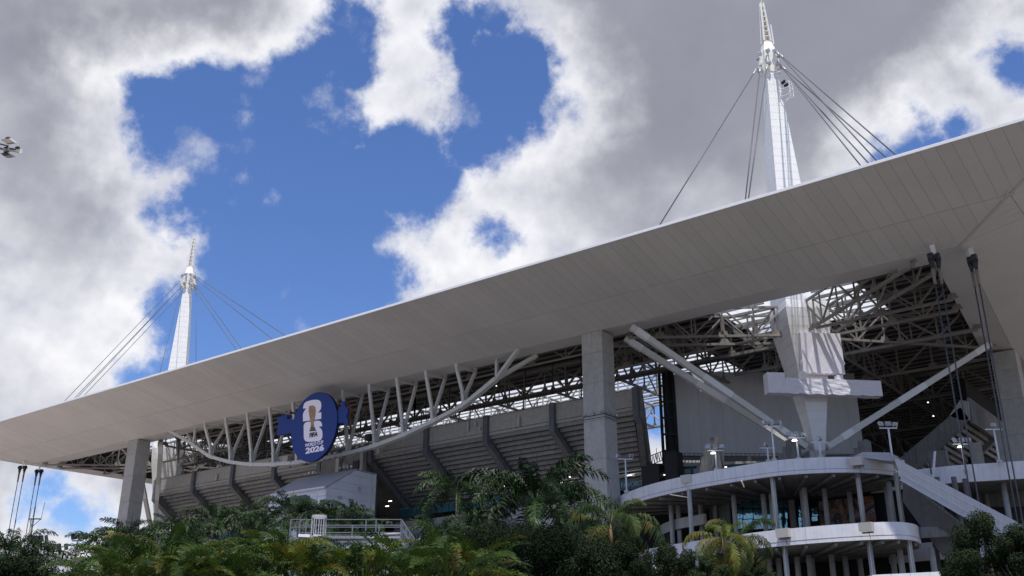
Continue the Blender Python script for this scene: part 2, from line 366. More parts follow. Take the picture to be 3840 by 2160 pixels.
# side wings: F line of the right wing leans slightly inwards
def FR(y): return XR-.107*min(y-FY, 46.6)
YE = 335.0
def wing(sgn):
    cx = -131.0
    mx = lambda X: X if sgn > 0 else 2*cx-X
    lean = 1 if sgn > 0 else .12
    F = lambda y: XR-(.107*min(y-FY, 46.6))*lean
    y = FY
    while y < YE:
        y1 = min(y+pw, YE)
        for (o0, z0, o1, z1) in ((0, FZ, 7.1, MZ), (7.16, MZ, 17.7, OZ)):
            pts = [(mx(F(y+gap/2)+o0), y+gap/2, z0), (mx(F(y1-gap/2)+o0), y1-gap/2, z0), (mx(F(y1-gap/2)+o1), y1-gap/2, z1), (mx(F(y+gap/2)+o1), y+gap/2, z1)]
            if z0 == FZ or True: rest.prism(pts, (0, 0, .12))
        y = y1
    # corner infill towards the hip (outer triangle)
    y = OY
    while y < FY:
        y1 = min(y+pw, FY)
        for (oA, zA, oB, zB) in ((0, FZ, 7.1, MZ), (7.16, MZ, 17.7, OZ)):
            l0, l1 = max(oA, FY-y), max(oA, FY-y1)
            if l0 < oB or l1 < oB:
                zz = lambda o: zA+(zB-zA)*(o-oA)/(oB-oA)
                l0, l1 = min(l0, oB), min(l1, oB)
                pts = [(mx(XR+l0), y+.02, zz(l0)), (mx(XR+l1), y1-.02, zz(l1)), (mx(XR+oB), y1-.02, zB)]
                if l0 < oB-.01: pts.append((mx(XR+oB), y+.02, zB))
                rest.prism(pts, (0, 0, .12))
        y = y1
    for (o0, z0, o1, z1) in ((0, FZ, 7.1, MZ), (7.1, MZ, 17.6, OZ)):
        for (ya, yb) in ((FY, 161.6), (161.6, YE)):
            MB().prism([(mx(F(ya)+o0), ya, z0+z_), (mx(F(yb)+o0), yb, z0+z_), (mx(F(yb)+o1), yb, z1+z_), (mx(F(ya)+o1), ya, z1+z_)], (0, 0, .02)).build('backing_sheet', 'soffit_joint', roof)
    # inner strip F..E
    s_ = MB()
    for (ya, yb) in ((FY+5, 161.6), (161.6, YE)):
        s_.prism([(mx(F(ya)-.04), ya, FZ-.02), (mx(F(yb)-.04), yb, FZ-.02), (mx(F(yb)-4.3), yb, FZ+.4), (mx(F(ya)-3.8), ya, FZ+.4)], (0, 0, .12))
    s_.build('edge_strip', 'soffit_white', roof)
wing(1); wing(-1)
rest.build('soffit_cladding', 'soffit_white', roof, kind='stuff')
# inner strip front, in long sheets
for i in range(11):
    xa = XL+i*(XR-XL)/11; xb = XL+(i+1)*(XR-XL)/11
    MB().prism([(xa+.02, FY+.04, FZ-.02), (xb-.02, FY+.04, FZ-.02), (xb-.02 if i < 10 else xb-4.3, FY+5, FZ+.45), (xa+.02 if i else xa+4.3, FY+5, FZ+.45)], (0, 0, .12)).build('edge_strip', 'soffit_white', roof)
for sx, X in ((1, XR), (-1, XL)):   # corner gussets
    MB().prism([(X, FY+.02, FZ-.03), (X-sx*.4, FY+5, FZ-.03), (X-sx*4.3, FY+5, FZ+.41), (X-sx*4.3, FY+4.6, FZ+.38)], (0, 0, .1)).build('corner_plate', 'soffit_white', roof)
# narrow cover strip along each hip
for sx, X in ((1, XR), (-1, XL)):
    a, m_, b = Vector((X, FY, FZ-.03)), Vector((X+sx*(FY-MY), MY, MZ-.03)), Vector((X+sx*(FY-OY), OY, OZ-.03))
    for p, q in ((a, m_), (m_, b)): MB().beam(p, q, .34, .05).build('hip_cover', 'soffit_joint', roof)
# lip
MB().box((XL-17.8, OY-.12, OZ-.05), (XR+17.8, OY, OZ+.26)).build('edge_lip', 'lip_white', roof)
for X in (XL-17.92, XR+17.8): MB().box((X, OY-.12, OZ-.05), (X+.12, YE, OZ+.38)).build('edge_lip', 'lip_white', roof)
# top skin over the front and side wings
MB().prism([(XL-17.7, OY, OZ+.2), (XR+17.7, OY, OZ+.2), (XR, 118, OZ+1.0), (XL, 118, OZ+1.0)], (0, 0, .15)).build('roof_skin', 'lip_white', roof)
MB().prism([(XR+17.7, OY, OZ+.2), (XR+17.7, YE, OZ+.2), (XR-4, YE, OZ+1.0), (XR-4, 118.1, OZ+1.0)], (0, 0, .15)).build('roof_skin', 'lip_white', roof)
MB().prism([(XL-17.7, OY, OZ+.2), (XL-17.7, YE, OZ+.2), (XL+4, YE, OZ+1.0), (XL+4, 118.1, OZ+1.0)], (0, 0, .15)).build('roof_skin', 'lip_white', roof)
# deck over the stands (dark underside) with skylight openings round the masts
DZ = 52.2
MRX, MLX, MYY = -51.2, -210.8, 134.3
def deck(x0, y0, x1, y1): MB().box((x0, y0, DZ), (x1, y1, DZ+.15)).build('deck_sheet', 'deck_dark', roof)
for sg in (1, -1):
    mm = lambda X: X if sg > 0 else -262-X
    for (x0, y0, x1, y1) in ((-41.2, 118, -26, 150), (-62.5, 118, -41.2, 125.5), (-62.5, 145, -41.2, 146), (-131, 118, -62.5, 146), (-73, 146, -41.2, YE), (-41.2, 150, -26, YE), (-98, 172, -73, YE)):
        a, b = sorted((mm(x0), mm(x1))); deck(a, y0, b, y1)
    # skylight sheets: round the mast and along the inner rim
    for (x0, y0, x1, y1) in ((-62.4, 125.55, -41.3, 144.95),):
        a, b = sorted((mm(x0), mm(x1)))
        n = 8
        for i in range(n):
            xa = a+(b-a)*i/n; xb = a+(b-a)*(i+1)/n
            if abs((xa+xb)/2-mm(MRX)) < 2.6:      # leave the mast free
                MB().box((xa+.05, y0, DZ), (xb-.05, MYY-4.6, DZ+.03)).build('skylight_sheet', 'skylight_sheet', roof)
            else: MB().box((xa+.05, y0, DZ), (xb-.05, y1, DZ+.03)).build('skylight_sheet', 'skylight_sheet', roof)
    a, b = sorted((mm(-131), mm(-73)))
    for i in range(12):
        xa = a+(b-a)*i/12; xb = a+(b-a)*(i+1)/12
        if abs((xa+xb)/2-mm(MRX)) > 2.6: MB().box((xa+.05, 146.05, DZ), (xb-.05, 172 if mm(xa) < -70 or sg < 0 else 172, DZ+.03)).build('skylight_sheet', 'skylight_sheet', roof)
        else: MB().box((xa+.05, MYY+5.2, DZ), (xb-.05, 172, DZ+.03)).build('skylight_sheet', 'skylight_sheet', roof)
# purlins along X under the deck and skylights
pr = MB(); y = 119.5
while y < 172.5:
    if 124 < y < 147:
        for (a, b) in ((-228, MLX-3.6), (MLX+3.6, MRX-3.6), (MRX+3.6, -27)): pr.beam((a, y, DZ-.14), (b, y, DZ-.14), .14, .24)
    else: pr.beam((-228, y, DZ-.14), (-27, y, DZ-.14), .14, .24)
    y += 2.2
y = 173
while y < YE:
    pr.beam((-70, y, DZ-.14), (-27, y, DZ-.14), .16, .26); pr.beam((-192, y, DZ-.14), (-235, y, DZ-.14), .16, .26); y += 2.4
pr.build('purlin', 'steel_beige', roof, kind='stuff')
# trusses
def truss(a, b, zb=47.2, zt=51.6, bay=4.4, w=.30, m='steel_beige', double=0):
    a, b = Vector(a), Vector(b); Lh = (b-a).length; n = max(2, round(Lh/bay))
    lo = lambda t: Vector((*(a.xy+(b.xy-a.xy)*t), zb)); hi = lambda t: Vector((*(a.xy+(b.xy-a.xy)*t), zt))
    tr = MB().beam(lo(0), lo(1), w*1.25, w*1.2).build('truss', m, roof)
    MB().beam(hi(0), hi(1), w*1.1, w).build('top_chord', m, tr)
    wb = MB(); d = (b-a).normalized()*.0
    for i in range(n+1): wb.beam(lo(i/n), hi(i/n), w*.7)
    for i in range(n):
        if i % 2: wb.beam(lo(i/n), hi((i+1)/n), w*.75)
        else: wb.beam(hi(i/n), lo((i+1)/n), w*.75)
    for i in range(0, n+1, 2):                      # gusset plates
        c = lo(i/n); dd = (b-a).normalized(); wb.prism([c-dd*.8+Vector((0,0,.1)), c+dd*.8+Vector((0,0,.1)), c+dd*.45+Vector((0,0,.85)), c-dd*.45+Vector((0,0,.85))], dd.cross(Vector((0,0,1)))*.06)
    wb.build('web', m, tr); return tr
for sg in (1, -1):
    q = lambda X, Y: ((X if sg > 0 else -262-X), Y, 0)
    # paired diagonals from the mast to the tie-down corner and the two columns
    truss(q(-49.6, 132.6), q(-29.5, 116.5)); truss(q(-47.6, 136.4), q(-28.3, 120.8))
    truss(q(-52.6, 132.6), q(-71.5, 119.5)); truss(q(-54.6, 136.0), q(-76, 121))
    truss(q(-54.0, 132.0), q(-84, 132.0)); truss(q(-54.5, 136.8), q(-131, 136.8), w=.4)
    truss(q(-48.0, 132.0), q(-29.3, 132.0)); truss(q(-47.6, 136.8), q(-30, 136.8))
    truss(q(-48.4, 138.0), q(-30.5, 158)); truss(q(-53.6, 138.0), q(-66, 155), w=.3); truss(q(-50, 139), q(-50, 172), w=.3)
    truss(q(-71, 121.5), q(-71, 172), w=.3); truss(q(-84.5, 137), q(-84.5, 172), w=.3)
    truss(q(-97.8, 137), q(-97.8, 172), w=.3); truss(q(-111.1, 137), q(-111.1, 172), w=.3); truss(q(-124.4, 137), q(-124.4, 172), w=.3)
    truss(q(-73, 171.7), q(-131, 171.7), w=.4, m='steel_white'); truss(q(-84, 150), q(-131, 150), w=.3, m='steel_white')
    truss(q(-78, 122), q(-131, 122), w=.2, bay=6.6)
    for yy in (147, 163, 182, 205, 235): truss(q(-30, yy), q(-68, yy), w=.36, bay=5.2)
    truss(q(-50, 172), q(-50, 250), w=.36, bay=5); truss(q(-68, 160), q(-68, 250), w=.36, bay=5)
# catwalk along the dark edge of the deck
cw = MB().box((-205, 135.2, 46.4), (-57, 136.2, 46.55)).build('catwalk', 'steel_dark', roof)
cr = MB().beam((-205, 135.2, 47.5), (-57, 135.2, 47.5), .06); cr.beam((-205, 135.2, 47.0), (-57, 135.2, 47.0), .05)
for i in range(75): cr.beam((-205+i*2, 135.2, 46.5), (-205+i*2, 135.2, 47.5), .05)
for i in range(25): cr.beam((-205+i*6, 135.7, 46.5), (-205+i*6, 135.7, 51.8), .12)
cr.build('catwalk_rail', 'steel_dark', cw)
# small work lamps under the deck
for (px_, py_) in ((1862, 1447), (1895, 1457), (1634, 1516), (3383, 1499), (3480, 1509), (3331, 1538), (3500, 1560)):
    c = P(px_, py_, 140 if px_ < 3000 else 175); MB().box(c-Vector((.1, .1, .06)), c+Vector((.1, .1, .06))).build('deck_lamp', 'lamp_glow', roof)

# ------------------------------------------------------------------ masts
def ring_pts(cx, cy, z, s, rot=radians(45)):
    return [Vector((cx+s/2*sqrt(2)*cos(rot+pi/4+i*pi/2), cy+s/2*sqrt(2)*sin(rot+pi/4+i*pi/2), z)) for i in range(4)]
PROF = [(24.0, 1.3), (30.0, 1.5), (38.5, 3.7), (47.6, 6.2), (50.5, 6.5), (51.8, 6.1), (60, 5.0), (71, 4.0), (82, 2.9), (92.2, 1.75)]
def width_at(z):
    for (a, sa), (b, sb) in zip(PROF, PROF[1:]):
        if a <= z <= b: return sa+(sb-sa)*(z-a)/(b-a)
    return PROF[-1][1]
def stay(parent, a, b, r=.085):
    o = MB().tube(a, b, r, n=6).build('stay_cable', 'cable_steel', parent, smooth=True)
    d = (Vector(b)-Vector(a)).normalized()
    MB().tube(a, Vector(a)+d*2.2, r*2.4, r*1.4, n=8).build('socket', 'lamp_metal', o, smooth=True); return o
def mast(cx, cy, label, tx):
    t = thing('roof_mast', label, 'mast', (cx, cy, 0), 'masts carrying the canopy roof')
    # each course of white cladding is a piece, slightly apart from the next
    z = 30.2
    while z < 92:
        z1 = min(z+1.35, 92.2); z0 = z+.018; ze = z1-.018
        a = ring_pts(cx+tx(z0), cy, z0, width_at(z0)); b = ring_pts(cx+tx(ze), cy, ze, width_at(ze))
        MB().add(a+b, [(0,1,5,4),(1,2,6,5),(2,3,7,6),(3,0,4,7),(3,2,1,0),(4,5,6,7)]).build('cladding_course', 'mast_white', t)
        z = z1
    core = MB()
    for (za, _a), (zb, _b) in zip(PROF[1:], PROF[2:]):
        a = ring_pts(cx+tx(za), cy, za, width_at(za)-.1); b = ring_pts(cx+tx(zb), cy, zb, width_at(zb)-.1)
        core.add(a+b, [(0,1,5,4),(1,2,6,5),(2,3,7,6),(3,0,4,7),(3,2,1,0),(4,5,6,7)])
    core.build('shaft', 'mast_joint', t)
    MB().prism(ring_pts(cx, cy, 0, 2.2), (0, 0, 30.1)).build('pedestal', 'concrete', t)
    # corner seams on each face
    sm = MB()
    for i in range(4):
        for u in (.5,):
            a0, a1 = ring_pts(cx+tx(52), cy, 52, width_at(52)+.02)[i], ring_pts(cx+tx(52), cy, 52, width_at(52)+.02)[(i+1) % 4]
            b0, b1 = ring_pts(cx+tx(92), cy, 92, width_at(92)+.02)[i], ring_pts(cx+tx(92), cy, 92, width_at(92)+.02)[(i+1) % 4]
            sm.beam(lerp(a0, a1, u), lerp(b0, b1, u), .035)
    sm.build('face_seam', 'mast_joint', t)
    # head casting
    X = cx+tx(95); hd = MB(); a = ring_pts(X, cy, 92.2, 2.0); b = ring_pts(X, cy, 96.2, 2.1); c = ring_pts(X, cy, 98.4, 1.15)
    hd.add(a+b+c, [(0,1,5,4),(1,2,6,5),(2,3,7,6),(3,0,4,7),(4,5,9,8),(5,6,10,9),(6,7,11,10),(7,4,8,11),(3,2,1,0),(8,9,10,11)])
    for s_ in (-1, 1):       # outrigger plates
        for dy in (-.5, .5):
            hd.prism([(X+s_*1.0, cy+dy, 96.6), (X+s_*1.95, cy+dy, 93.6), (X+s_*1.8, cy+dy, 92.6), (X+s_*1.0, cy+dy, 92.2)], (0, .12, 0))
            hd.prism([(X+dy, cy+s_*1.0, 96.6), (X+dy, cy+s_*1.95, 93.6), (X+dy, cy+s_*1.8, 92.6), (X+dy, cy+s_*1.0, 92.2)], (.12, 0, 0))
    hd.build('mast_head', 'mast_steel', t)
    for s_ in (-1, 1):
        for zz in (93.2, 95.6):
            for dy in (-.7, .7):
                MB().tube((X+s_*1.75-.2*s_, cy+dy-.28, zz), (X+s_*1.75-.2*s_, cy+dy+.28, zz), .34, n=12).build('pin', 'lamp_metal', t, smooth=False)
                MB().tube((X+dy-.28, cy+s_*1.6, zz), (X+dy+.28, cy+s_*1.6, zz), .34, n=12).build('pin', 'lamp_metal', t, smooth=False)
    # open finial: four tapered legs with rungs
    fn = MB(); z0, z1 = 98.3, 106.2
    for i in range(4):
        fn.beam(ring_pts(X, cy, z0, 1.15)[i], ring_pts(cx+tx(106), cy, z1, .38)[i], .26, .26)
    fn.build('finial', 'mast_steel', t)
    rn = MB()
    for k in range(9):
        zz = z0+(z1-z0)*k/8; w_ = 1.15+(.38-1.15)*k/8; r_ = ring_pts(X, cy, zz, w_)
        for i in range(4): rn.beam(r_[i], r_[(i+1) % 4], .14)
    for i in range(8):
        za, zb = z0+(z1-z0)*i/8, z0+(z1-z0)*(i+1)/8
        ra, rb = ring_pts(X, cy, za, .9+(.3-.9)*i/8), ring_pts(X, cy, zb, .9+(.3-.9)*(i+1)/8)
        rn.prism([ra[3], ra[0], rb[0], rb[3]], (0, .03, 0))
    rn.build('rung', 'rusty_white', t)
    MB().tube((cx+tx(106), cy, 106.2), (cx+tx(106), cy, 107.3), .05, n=6).build('lightning_rod', 'mast_white', t)
    return t, X
txr = lambda z: -.35*(z-50)/45 if z > 50 else .6*(50-z)/20
mr, XRM = mast(MRX, MYY, 'tall white tapering mast on the right, rising in front of the grey cloud', txr)
ml, XLM = mast(MLX, MYY, 'smaller looking white tapering mast on the left against blue sky', lambda z: 1.6-.95*(z-50)/56 if z > 50 else 1.6)
MB().tube((XRM+1.2, MYY, 97.5), (XRM+1.05, MYY, 101.4), .11, n=8).build('aerial', 'mast_white', mr)
# camera cage on the right mast
cg = MB(); c0 = P(2938, 345, 134.3)
for dz in (0, 1.3, 2.3): cg.beam(c0+Vector((-.5, -.6, dz-1)), c0+Vector((1.3, -.6, dz-1)), .09); cg.beam(c0+Vector((1.3, -.6, dz-1)), c0+Vector((1.3, .8, dz-1)), .09); cg.beam(c0+Vector((-.5, .8, dz-1)), c0+Vector((1.3, .8, dz-1)), .09)
for dx, dy in ((-.3, -.6), (1.3, -.6), (1.3, .8)): cg.beam(c0+Vector((dx, dy, -1)), c0+Vector((dx, dy, 1.3)), .09)
cg.beam(c0+Vector((-.8, 0, -2.6)), c0+Vector((1.2, 0, -1)), .12)
cage = cg.build('lamp_cage', 'mast_white', mr)
for dy in (-.5, .6): MB().tube(c0+Vector((.1, dy, 1.3)), c0+Vector((.7, dy-.2, 1.45)), .26, n=10).build('lamp', 'speaker_black', cage)
def anch(px_, py_, ext, hp):      # roof anchor behind the lip, along the same sight plane
    d_ = Vector((px_-hp[0], py_-hp[1])); d_.normalize(); return PZ(px_+d_.x*ext, py_+d_.y*ext, 53.0)
for (hx, hz, hy, tp, hp) in ((-2.0, 93.6, -.6, (2467, 854), (2847, 190)), (-.7, 92.6, -2.1, (2794, 760), (2862, 195)), (.5, 92.6, -2.1, (2805, 755), (2866, 198)),
        (1.8, 93.4, -.7, (3234, 629), (2895, 192)), (1.8, 93.2, .7, (3267, 622), (2905, 192)), (1.8, 95.4, -.7, (3297, 613), (2890, 150)), (1.9, 93.3, 1.0, (3337, 602), (2912, 188)), (1.8, 95.6, .7, (3371, 591), (2905, 152))):
    stay(mr, (XRM+hx, MYY+hy, hz), anch(*tp, 16, hp))
for (hx, hz, hy, tp, hp, r) in ((-1.9, 95.5, -.7, (234, 1512), (690, 1007), .062), (-1.9, 95.3, .7, (267, 1505), (692, 1010), .062), (-1.8, 93.3, -.7, (278, 1503), (690, 1035), .062), (-1.8, 93.1, .7, (306, 1492), (692, 1037), .062),
        (-.3, 93.2, -1.6, (598, 1404), (712, 1005), .06), (1.8, 95.5, .7, (1075, 1261), (743, 1010), .07), (1.8, 95.3, -.7, (1028, 1275), (743, 1014), .07), (1.8, 93.4, .7, (908, 1308), (740, 1028), .07), (1.8, 93.2, -.7, (891, 1316), (733, 1035), .07)):
    stay(ml, (XLM+hx, MYY+hy, hz), anch(*tp, 12, hp), r)
stay(ml, (XLM+.6, MYY+2.0, 93), (-208.6, 141, 53), .06)
# braces from the mast foot to the column heads
def brace(t, a, b, w=.78):
    a, b = Vector(a), Vector(b); o = MB().beam(a, b, w, w*1.05).build('brace_beam', 'steel_white', t)
    for u0, u1 in ((.03, .10), (.42, .58), (.86, .92)):
        pa, pb = lerp(a, b, u0), lerp(a, b, u1); MB().beam(pa, pb, w+.08, w+.12).build('splice_plate', 'mast_white', o)
for t, sg in ((mr, 1), (ml, -1)):
    q = lambda X, Y, Z: Vector((X if sg > 0 else -262-X, Y, Z))
    ft = 30.6
    brace(t, q(-68.6, 115.4, 47.2), q(-51.6 if sg > 0 else -53.0, 132.6, ft)); brace(t, q(-72.2, 119.6, 47.3), q(-52.6, 133.4, ft))
    brace(t, q(-32.6, 157.3, 47.0), q(-49.9, 135.2, ft)); brace(t, q(-30.3, 155.0, 47.1), q(-49.2, 134.3, ft))

# tie-down cables at the two roof corners
def tie(x_, y_, label, sgx):
    t = thing('tie_down_cable', label, 'cable', (x_, y_, 0), 'vertical tie down cables at the canopy corners')
    a = Vector((x_, y_, 47.3))
    MB().tube(a-Vector((0, 0, 3.9)), (x_, y_, .2), .085, n=8).build('cable', 'cable_steel', t, smooth=True)
    MB().tube(a-Vector((0, 0, 4.3)), a-Vector((0, 0, 2.4)), .17, .2, n=10).build('socket', 'trunk_grey', t, smooth=True)
    MB().tube(a-Vector((0, 0, 2.4)), a-Vector((0, 0, 1.2)), .16, .38, n=10).build('clevis', 'steel_dark', t, smooth=True)
    MB().tube(a+Vector((-.28, 0, -.9)), a+Vector((.28, 0, -.9)), .48, n=14).build('pin_plate', 'steel_dark', t)
    return t
for i, (x_, y_) in enumerate(((-26.7, 113.2), (-26.1, 113.7), (-23.4, 117.2), (-22.8, 116.7))):
    tie(x_, y_, ('thick dark steel cable dropping from the right roof corner, first from the left', 'thick dark steel cable dropping from the right roof corner, second from the left',
                 'thick dark steel cable at far right, left one of the outer pair', 'thick dark steel cable at far right, rightmost of the four cables')[i], 1)
for i, (x_, y_) in enumerate(((-236.4, 112.6), (-235.3, 113.2), (-237.7, 117.4), (-236.8, 118.0))):
    tie(x_, y_, ('thin looking cable below the left roof corner, leftmost of four', 'cable below the left roof corner, second of four from the left',
                 'cable below the left roof corner, third of four, with lower clevis', 'cable below the left roof corner, rightmost of four beside the radio tower')[i], -1)
lg = MB()
for (x_, y_) in ((-26.4, 113.45), (-23.1, 116.95), (-235.85, 112.9), (-237.25, 117.7)):
    lg.prism([(x_-.3, y_-.1, 47.9), (x_+.3, y_-.1, 47.9), (x_+.3, y_-.1, 46.3), (x_-.05, y_-.1, 46.4)], (0, .12, 0))
lg.build('anchor_lug', 'mast_white', roof)

# ------------------------------------------------------------------ concrete columns
def column(cx, cy, label, zt, rz=0, flare=.04):
    t = thing('concrete_column', label, 'column', (cx, cy, 0), 'concrete columns under the canopy')
    z = 0; base = [(-1.75, -1.55), (1.75, -1.55), (1.75, 1.55), (-1.75, 1.55)]
    segs = [(0, 13), (13, 18), (18, 23.5), (23.5, 29), (29, 34.5), (34.5, 40), (40, 44.5), (44.5, zt)]
    def pt(zz):
        k = 1+.03*(zt-zz)/zt+(.5*max(0, (27-zz)/27) if zz < 27 else 0)
        return [Vector((cx+(x*cos(rz)-y*sin(rz))*k, cy+(x*sin(rz)+y*cos(rz))*k, zz)) for x, y in base]
    for a, b in segs:
        pa, pb = pt(a+.02), pt(b-.03)
        n = len(pa)
        MB().add(pa+pb, [tuple(range(n))[::-1], tuple(range(n, 2*n))]+[(i, (i+1) % n, n+(i+1) % n, n+i) for i in range(n)]).build('concrete_block', 'concrete_rust' if a > 44 and cx > -100 and cx < -60 else 'concrete', t)
    sh = lambda p: Vector((cx+(p.x-cx)*.98, cy+(p.y-cy)*.98, p.z)); core = MB()
    for za, zb in ((.1, 27), (27, zt-.1)):
        pa, pb = pt(za), pt(zb)
        core.add([sh(p) for p in pa]+[sh(p) for p in pb], [(3,2,1,0), (4,5,6,7)]+[(i, (i+1) % 4, 4+(i+1) % 4, 4+i) for i in range(4)])
    core.build('core', 'concrete_stand', t)
    return t, pt
def lamp_head(mb, c, d, w=.45, h=.35, dp=.18):
    c = Vector(c); d = Vector(d).normalized(); r = d.cross(Vector((0, 0, 1))).normalized(); u = r.cross(d)
    p = [c-r*w/2-u*h/2, c+r*w/2-u*h/2, c+r*w/2+u*h/2, c-r*w/2+u*h/2]; mb.prism(p, -d*dp)
def band_lights(t, pt, z, n=6):
    q = pt(z); rr = MB(); c = sum(q, Vector())/4
    q2 = [c+(p-c)*1.06 for p in q]
    for i in range(4): rr.beam(q2[i], q2[(i+1) % 4], .07); rr.beam(q2[i]-Vector((0,0,.4)), q2[(i+1) % 4]-Vector((0,0,.4)), .05)
    rb = rr.build('light_bracket', 'steel_dark', t)
    for i in range(4):
        for u in (.12, .5, .88):
            p = lerp(q2[i], q2[(i+1) % 4], u)+Vector((0, 0, .35)); d = (p-c); d.z = 0
            m_ = MB(); lamp_head(m_, p+d.normalized()*.2, d+Vector((0, 0, 1.5))); m_.build('floodlight', 'lamp_metal', t)
cA, ptA = column(-75.15, 116.6, 'tall concrete column right of centre, carrying the canopy, widening to its foot', 47.66)
cB, ptB = column(-193.25, 116.6, 'weathered concrete column near the left end of the canopy', 47.66)
cC, ptC = column(-30.1, 163.2, 'shaded concrete column at the right edge under the canopy', 47.6)
band_lights(cA, ptA, 35.2); band_lights(cB, ptB, 30.2)

# ------------------------------------------------------------------ arched tie truss under the canopy front
arch = thing('arch_truss', 'shallow white steel arch truss with V shaped struts hanging below the canopy front', 'roof truss', (-131, 117.5, 0))
NX = [-168.2+6.66*i for i in range(11)]
AZ = [41.3, 39.4, 38.1, 37.3, 36.85, 36.75, 36.85, 37.3, 38.2, 39.6, 41.3]
nodes = [Vector((x, 117.5, z)) for x, z in zip(NX, AZ)]
chain = [Vector((-174.6, 117.5, 44.6))]+nodes+[Vector((-94.9, 117.5, 44.6))]
for a, b in zip(chain, chain[1:]): MB().beam(a, b, .95, .62).build('lower_chord', 'steel_white', arch)
for i in range(1, len(chain)-1): MB().beam(chain[i]-Vector((.9, 0, 0)) if 0 else lerp(chain[i], chain[i-1], .14), lerp(chain[i], chain[i+1], .14), 1.03, .7).build('node_box', 'steel_white', arch)
for e, X in ((chain[0], -180.4), (chain[-1], -88.6)):
    for Y in (115.25, 119.9): MB().beam(e, (X, Y, 47.9), .6, .6).build('end_chord', 'steel_white', arch)
    MB().beam(e, (e.x, 117.5, 48), .45, .4).build('post', 'steel_white', arch)
for i, n in enumerate(nodes):
    for Y, zt in ((115.15, 47.75), (119.95, 48.2)):
        top = Vector((n.x+.25, Y, zt)); kn = Vector((n.x+.25, Y+(.12 if Y < 117 else -.12), zt-.9)); lo = Vector((n.x, 117.5+(-.34 if Y < 117 else .34), n.z+2.0))
        MB().beam(top, kn, .5, .42).build('strut_head', 'steel_white', arch)
        st = MB().beam(kn, lo, .5, .42).build('strut', 'steel_white', arch)
    MB().beam((n.x, 117.1, n.z+2.1), (n.x, 117.35, n.z+.2), .5, .45).build('strut_foot', 'steel_white', arch)
    MB().beam((n.x, 117.9, n.z+2.1), (n.x, 117.65, n.z+.2), .5, .45).build('strut_foot', 'steel_white', arch)
    MB().box((n.x-.35, 116.7, n.z+2.0), (n.x+.35, 118.3, n.z+2.12)).build('foot_plate', 'steel_white', arch)
    MB().beam((n.x+.25, 115.3, 47.2), (n.x+.25, 119.9, 47.5), .28, .34).build('cross_beam', 'steel_white', arch)
# floodlights standing on the chord, aimed at the sign
ORDF = ['first', 'second', 'third', 'fourth', 'fifth', 'sixth', 'seventh', 'eighth', 'ninth', 'tenth', 'eleventh', 'twelfth', 'thirteenth', 'fourteenth', 'fifteenth', 'sixteenth', 'last']
for i, (px_, py_) in enumerate(sorted(((1134, 1722), (1147, 1724), (1163, 1718), (1177, 1714), (1200, 1712), (1214, 1710), (1224, 1703), (1236, 1707), (1258, 1702), (1290, 1698), (1338, 1682), (1362, 1672), (1390, 1664), (1088, 1738), (1042, 1735), (1005, 1736), (1640, 1552)))):
    big = px_ in (1224, 1258, 1362)
    c = P(px_, py_-2, 117.0)
    tl = thing('floodlight', '%sfloodlight on the lower chord of the arch truss, %s from the left' % ('bigger ' if big else 'small ', ORDF[i]), 'floodlight', c, 'floodlights along the arch truss')
    m_ = MB(); lamp_head(m_, c+Vector((0, 0, .3)), (-.1, -.6, .8), .75 if big else .5, .6 if big else .42, .2); m_.build('lamp_body', 'lamp_metal', tl)
    MB().beam(c+Vector((0, .1, .15)), c-Vector((0, -.1, .75)), .06).build('bracket', 'steel_dark', tl)
    MB().box(c+Vector((-.15, .02, -.8)), c+Vector((.15, .2, -.7))).build('clamp', 'steel_dark', tl)

# ------------------------------------------------------------------ blue sign
SY = 111.6
sign = thing('event_sign', 'round blue sign with 26, gold cup and FIFA WORLD CUP 2026 at the arch', 'sign', P(1181, 1597, SY))
def E(x, y, Y=SY): return P(980+x*.2209, 1420+y*.2209, Y)
cc = E(890, 815); RR = 6.1
poly = [cc+Vector((RR*cos(t)*.97, 0, RR*sin(t)*1.0)) for t in [2*pi*i/64 for i in range(64)]]
board = MB().prism(poly, (0, .6, 0)).build('board', 'sign_blue_dark', sign)
MB().prism([p+Vector((0, -.03, 0)) for p in poly], (0, .03, 0)).build('screen_face', 'sign_blue', board)
MB().prism([cc+(p-cc)*1.004+Vector((0, .4, 0)) for p in poly], (0, .12, 0)).build('rim', 'sign_blue_dark', board)
la = [E(560, 690, SY+.15), E(435, 690, SY+.15), E(435, 605, SY+.15), E(350, 622, SY+.15), E(262, 680, SY+.15), E(262, 715, SY+.15), E(290, 725, SY+.15), E(262, 955, SY+.15), E(560, 905, SY+.15)]
MB().prism(la, (0, .8, 0)).build('left_arm', 'sign_blue', sign)
ra = [E(1210, 560, SY+.15), E(1335, 520, SY+.15), E(1355, 390, SY+.15), E(1408, 382, SY+.15), E(1418, 470, SY+.15), E(1465, 490, SY+.15), E(1470, 560, SY+.15), E(1440, 640, SY+.15), E(1470, 700, SY+.15), E(1470, 770, SY+.15), E(1425, 788, SY+.15), E(1385, 738, SY+.15), E(1210, 780, SY+.15)]
MB().prism(ra, (0, .8, 0)).build('right_arm', 'sign_blue', sign)
ed = MB()
for i in range(3, 11):
    a, b = ra[i], ra[i+1]
    for k in range(4): c = lerp(a, b, k/4)+Vector((.25, .5, 0)); ed.box(c-Vector((.10, .2, .09)), c+Vector((.10, .3, .09)))
ed.build('lamp_edge', 'orange_led', sign)
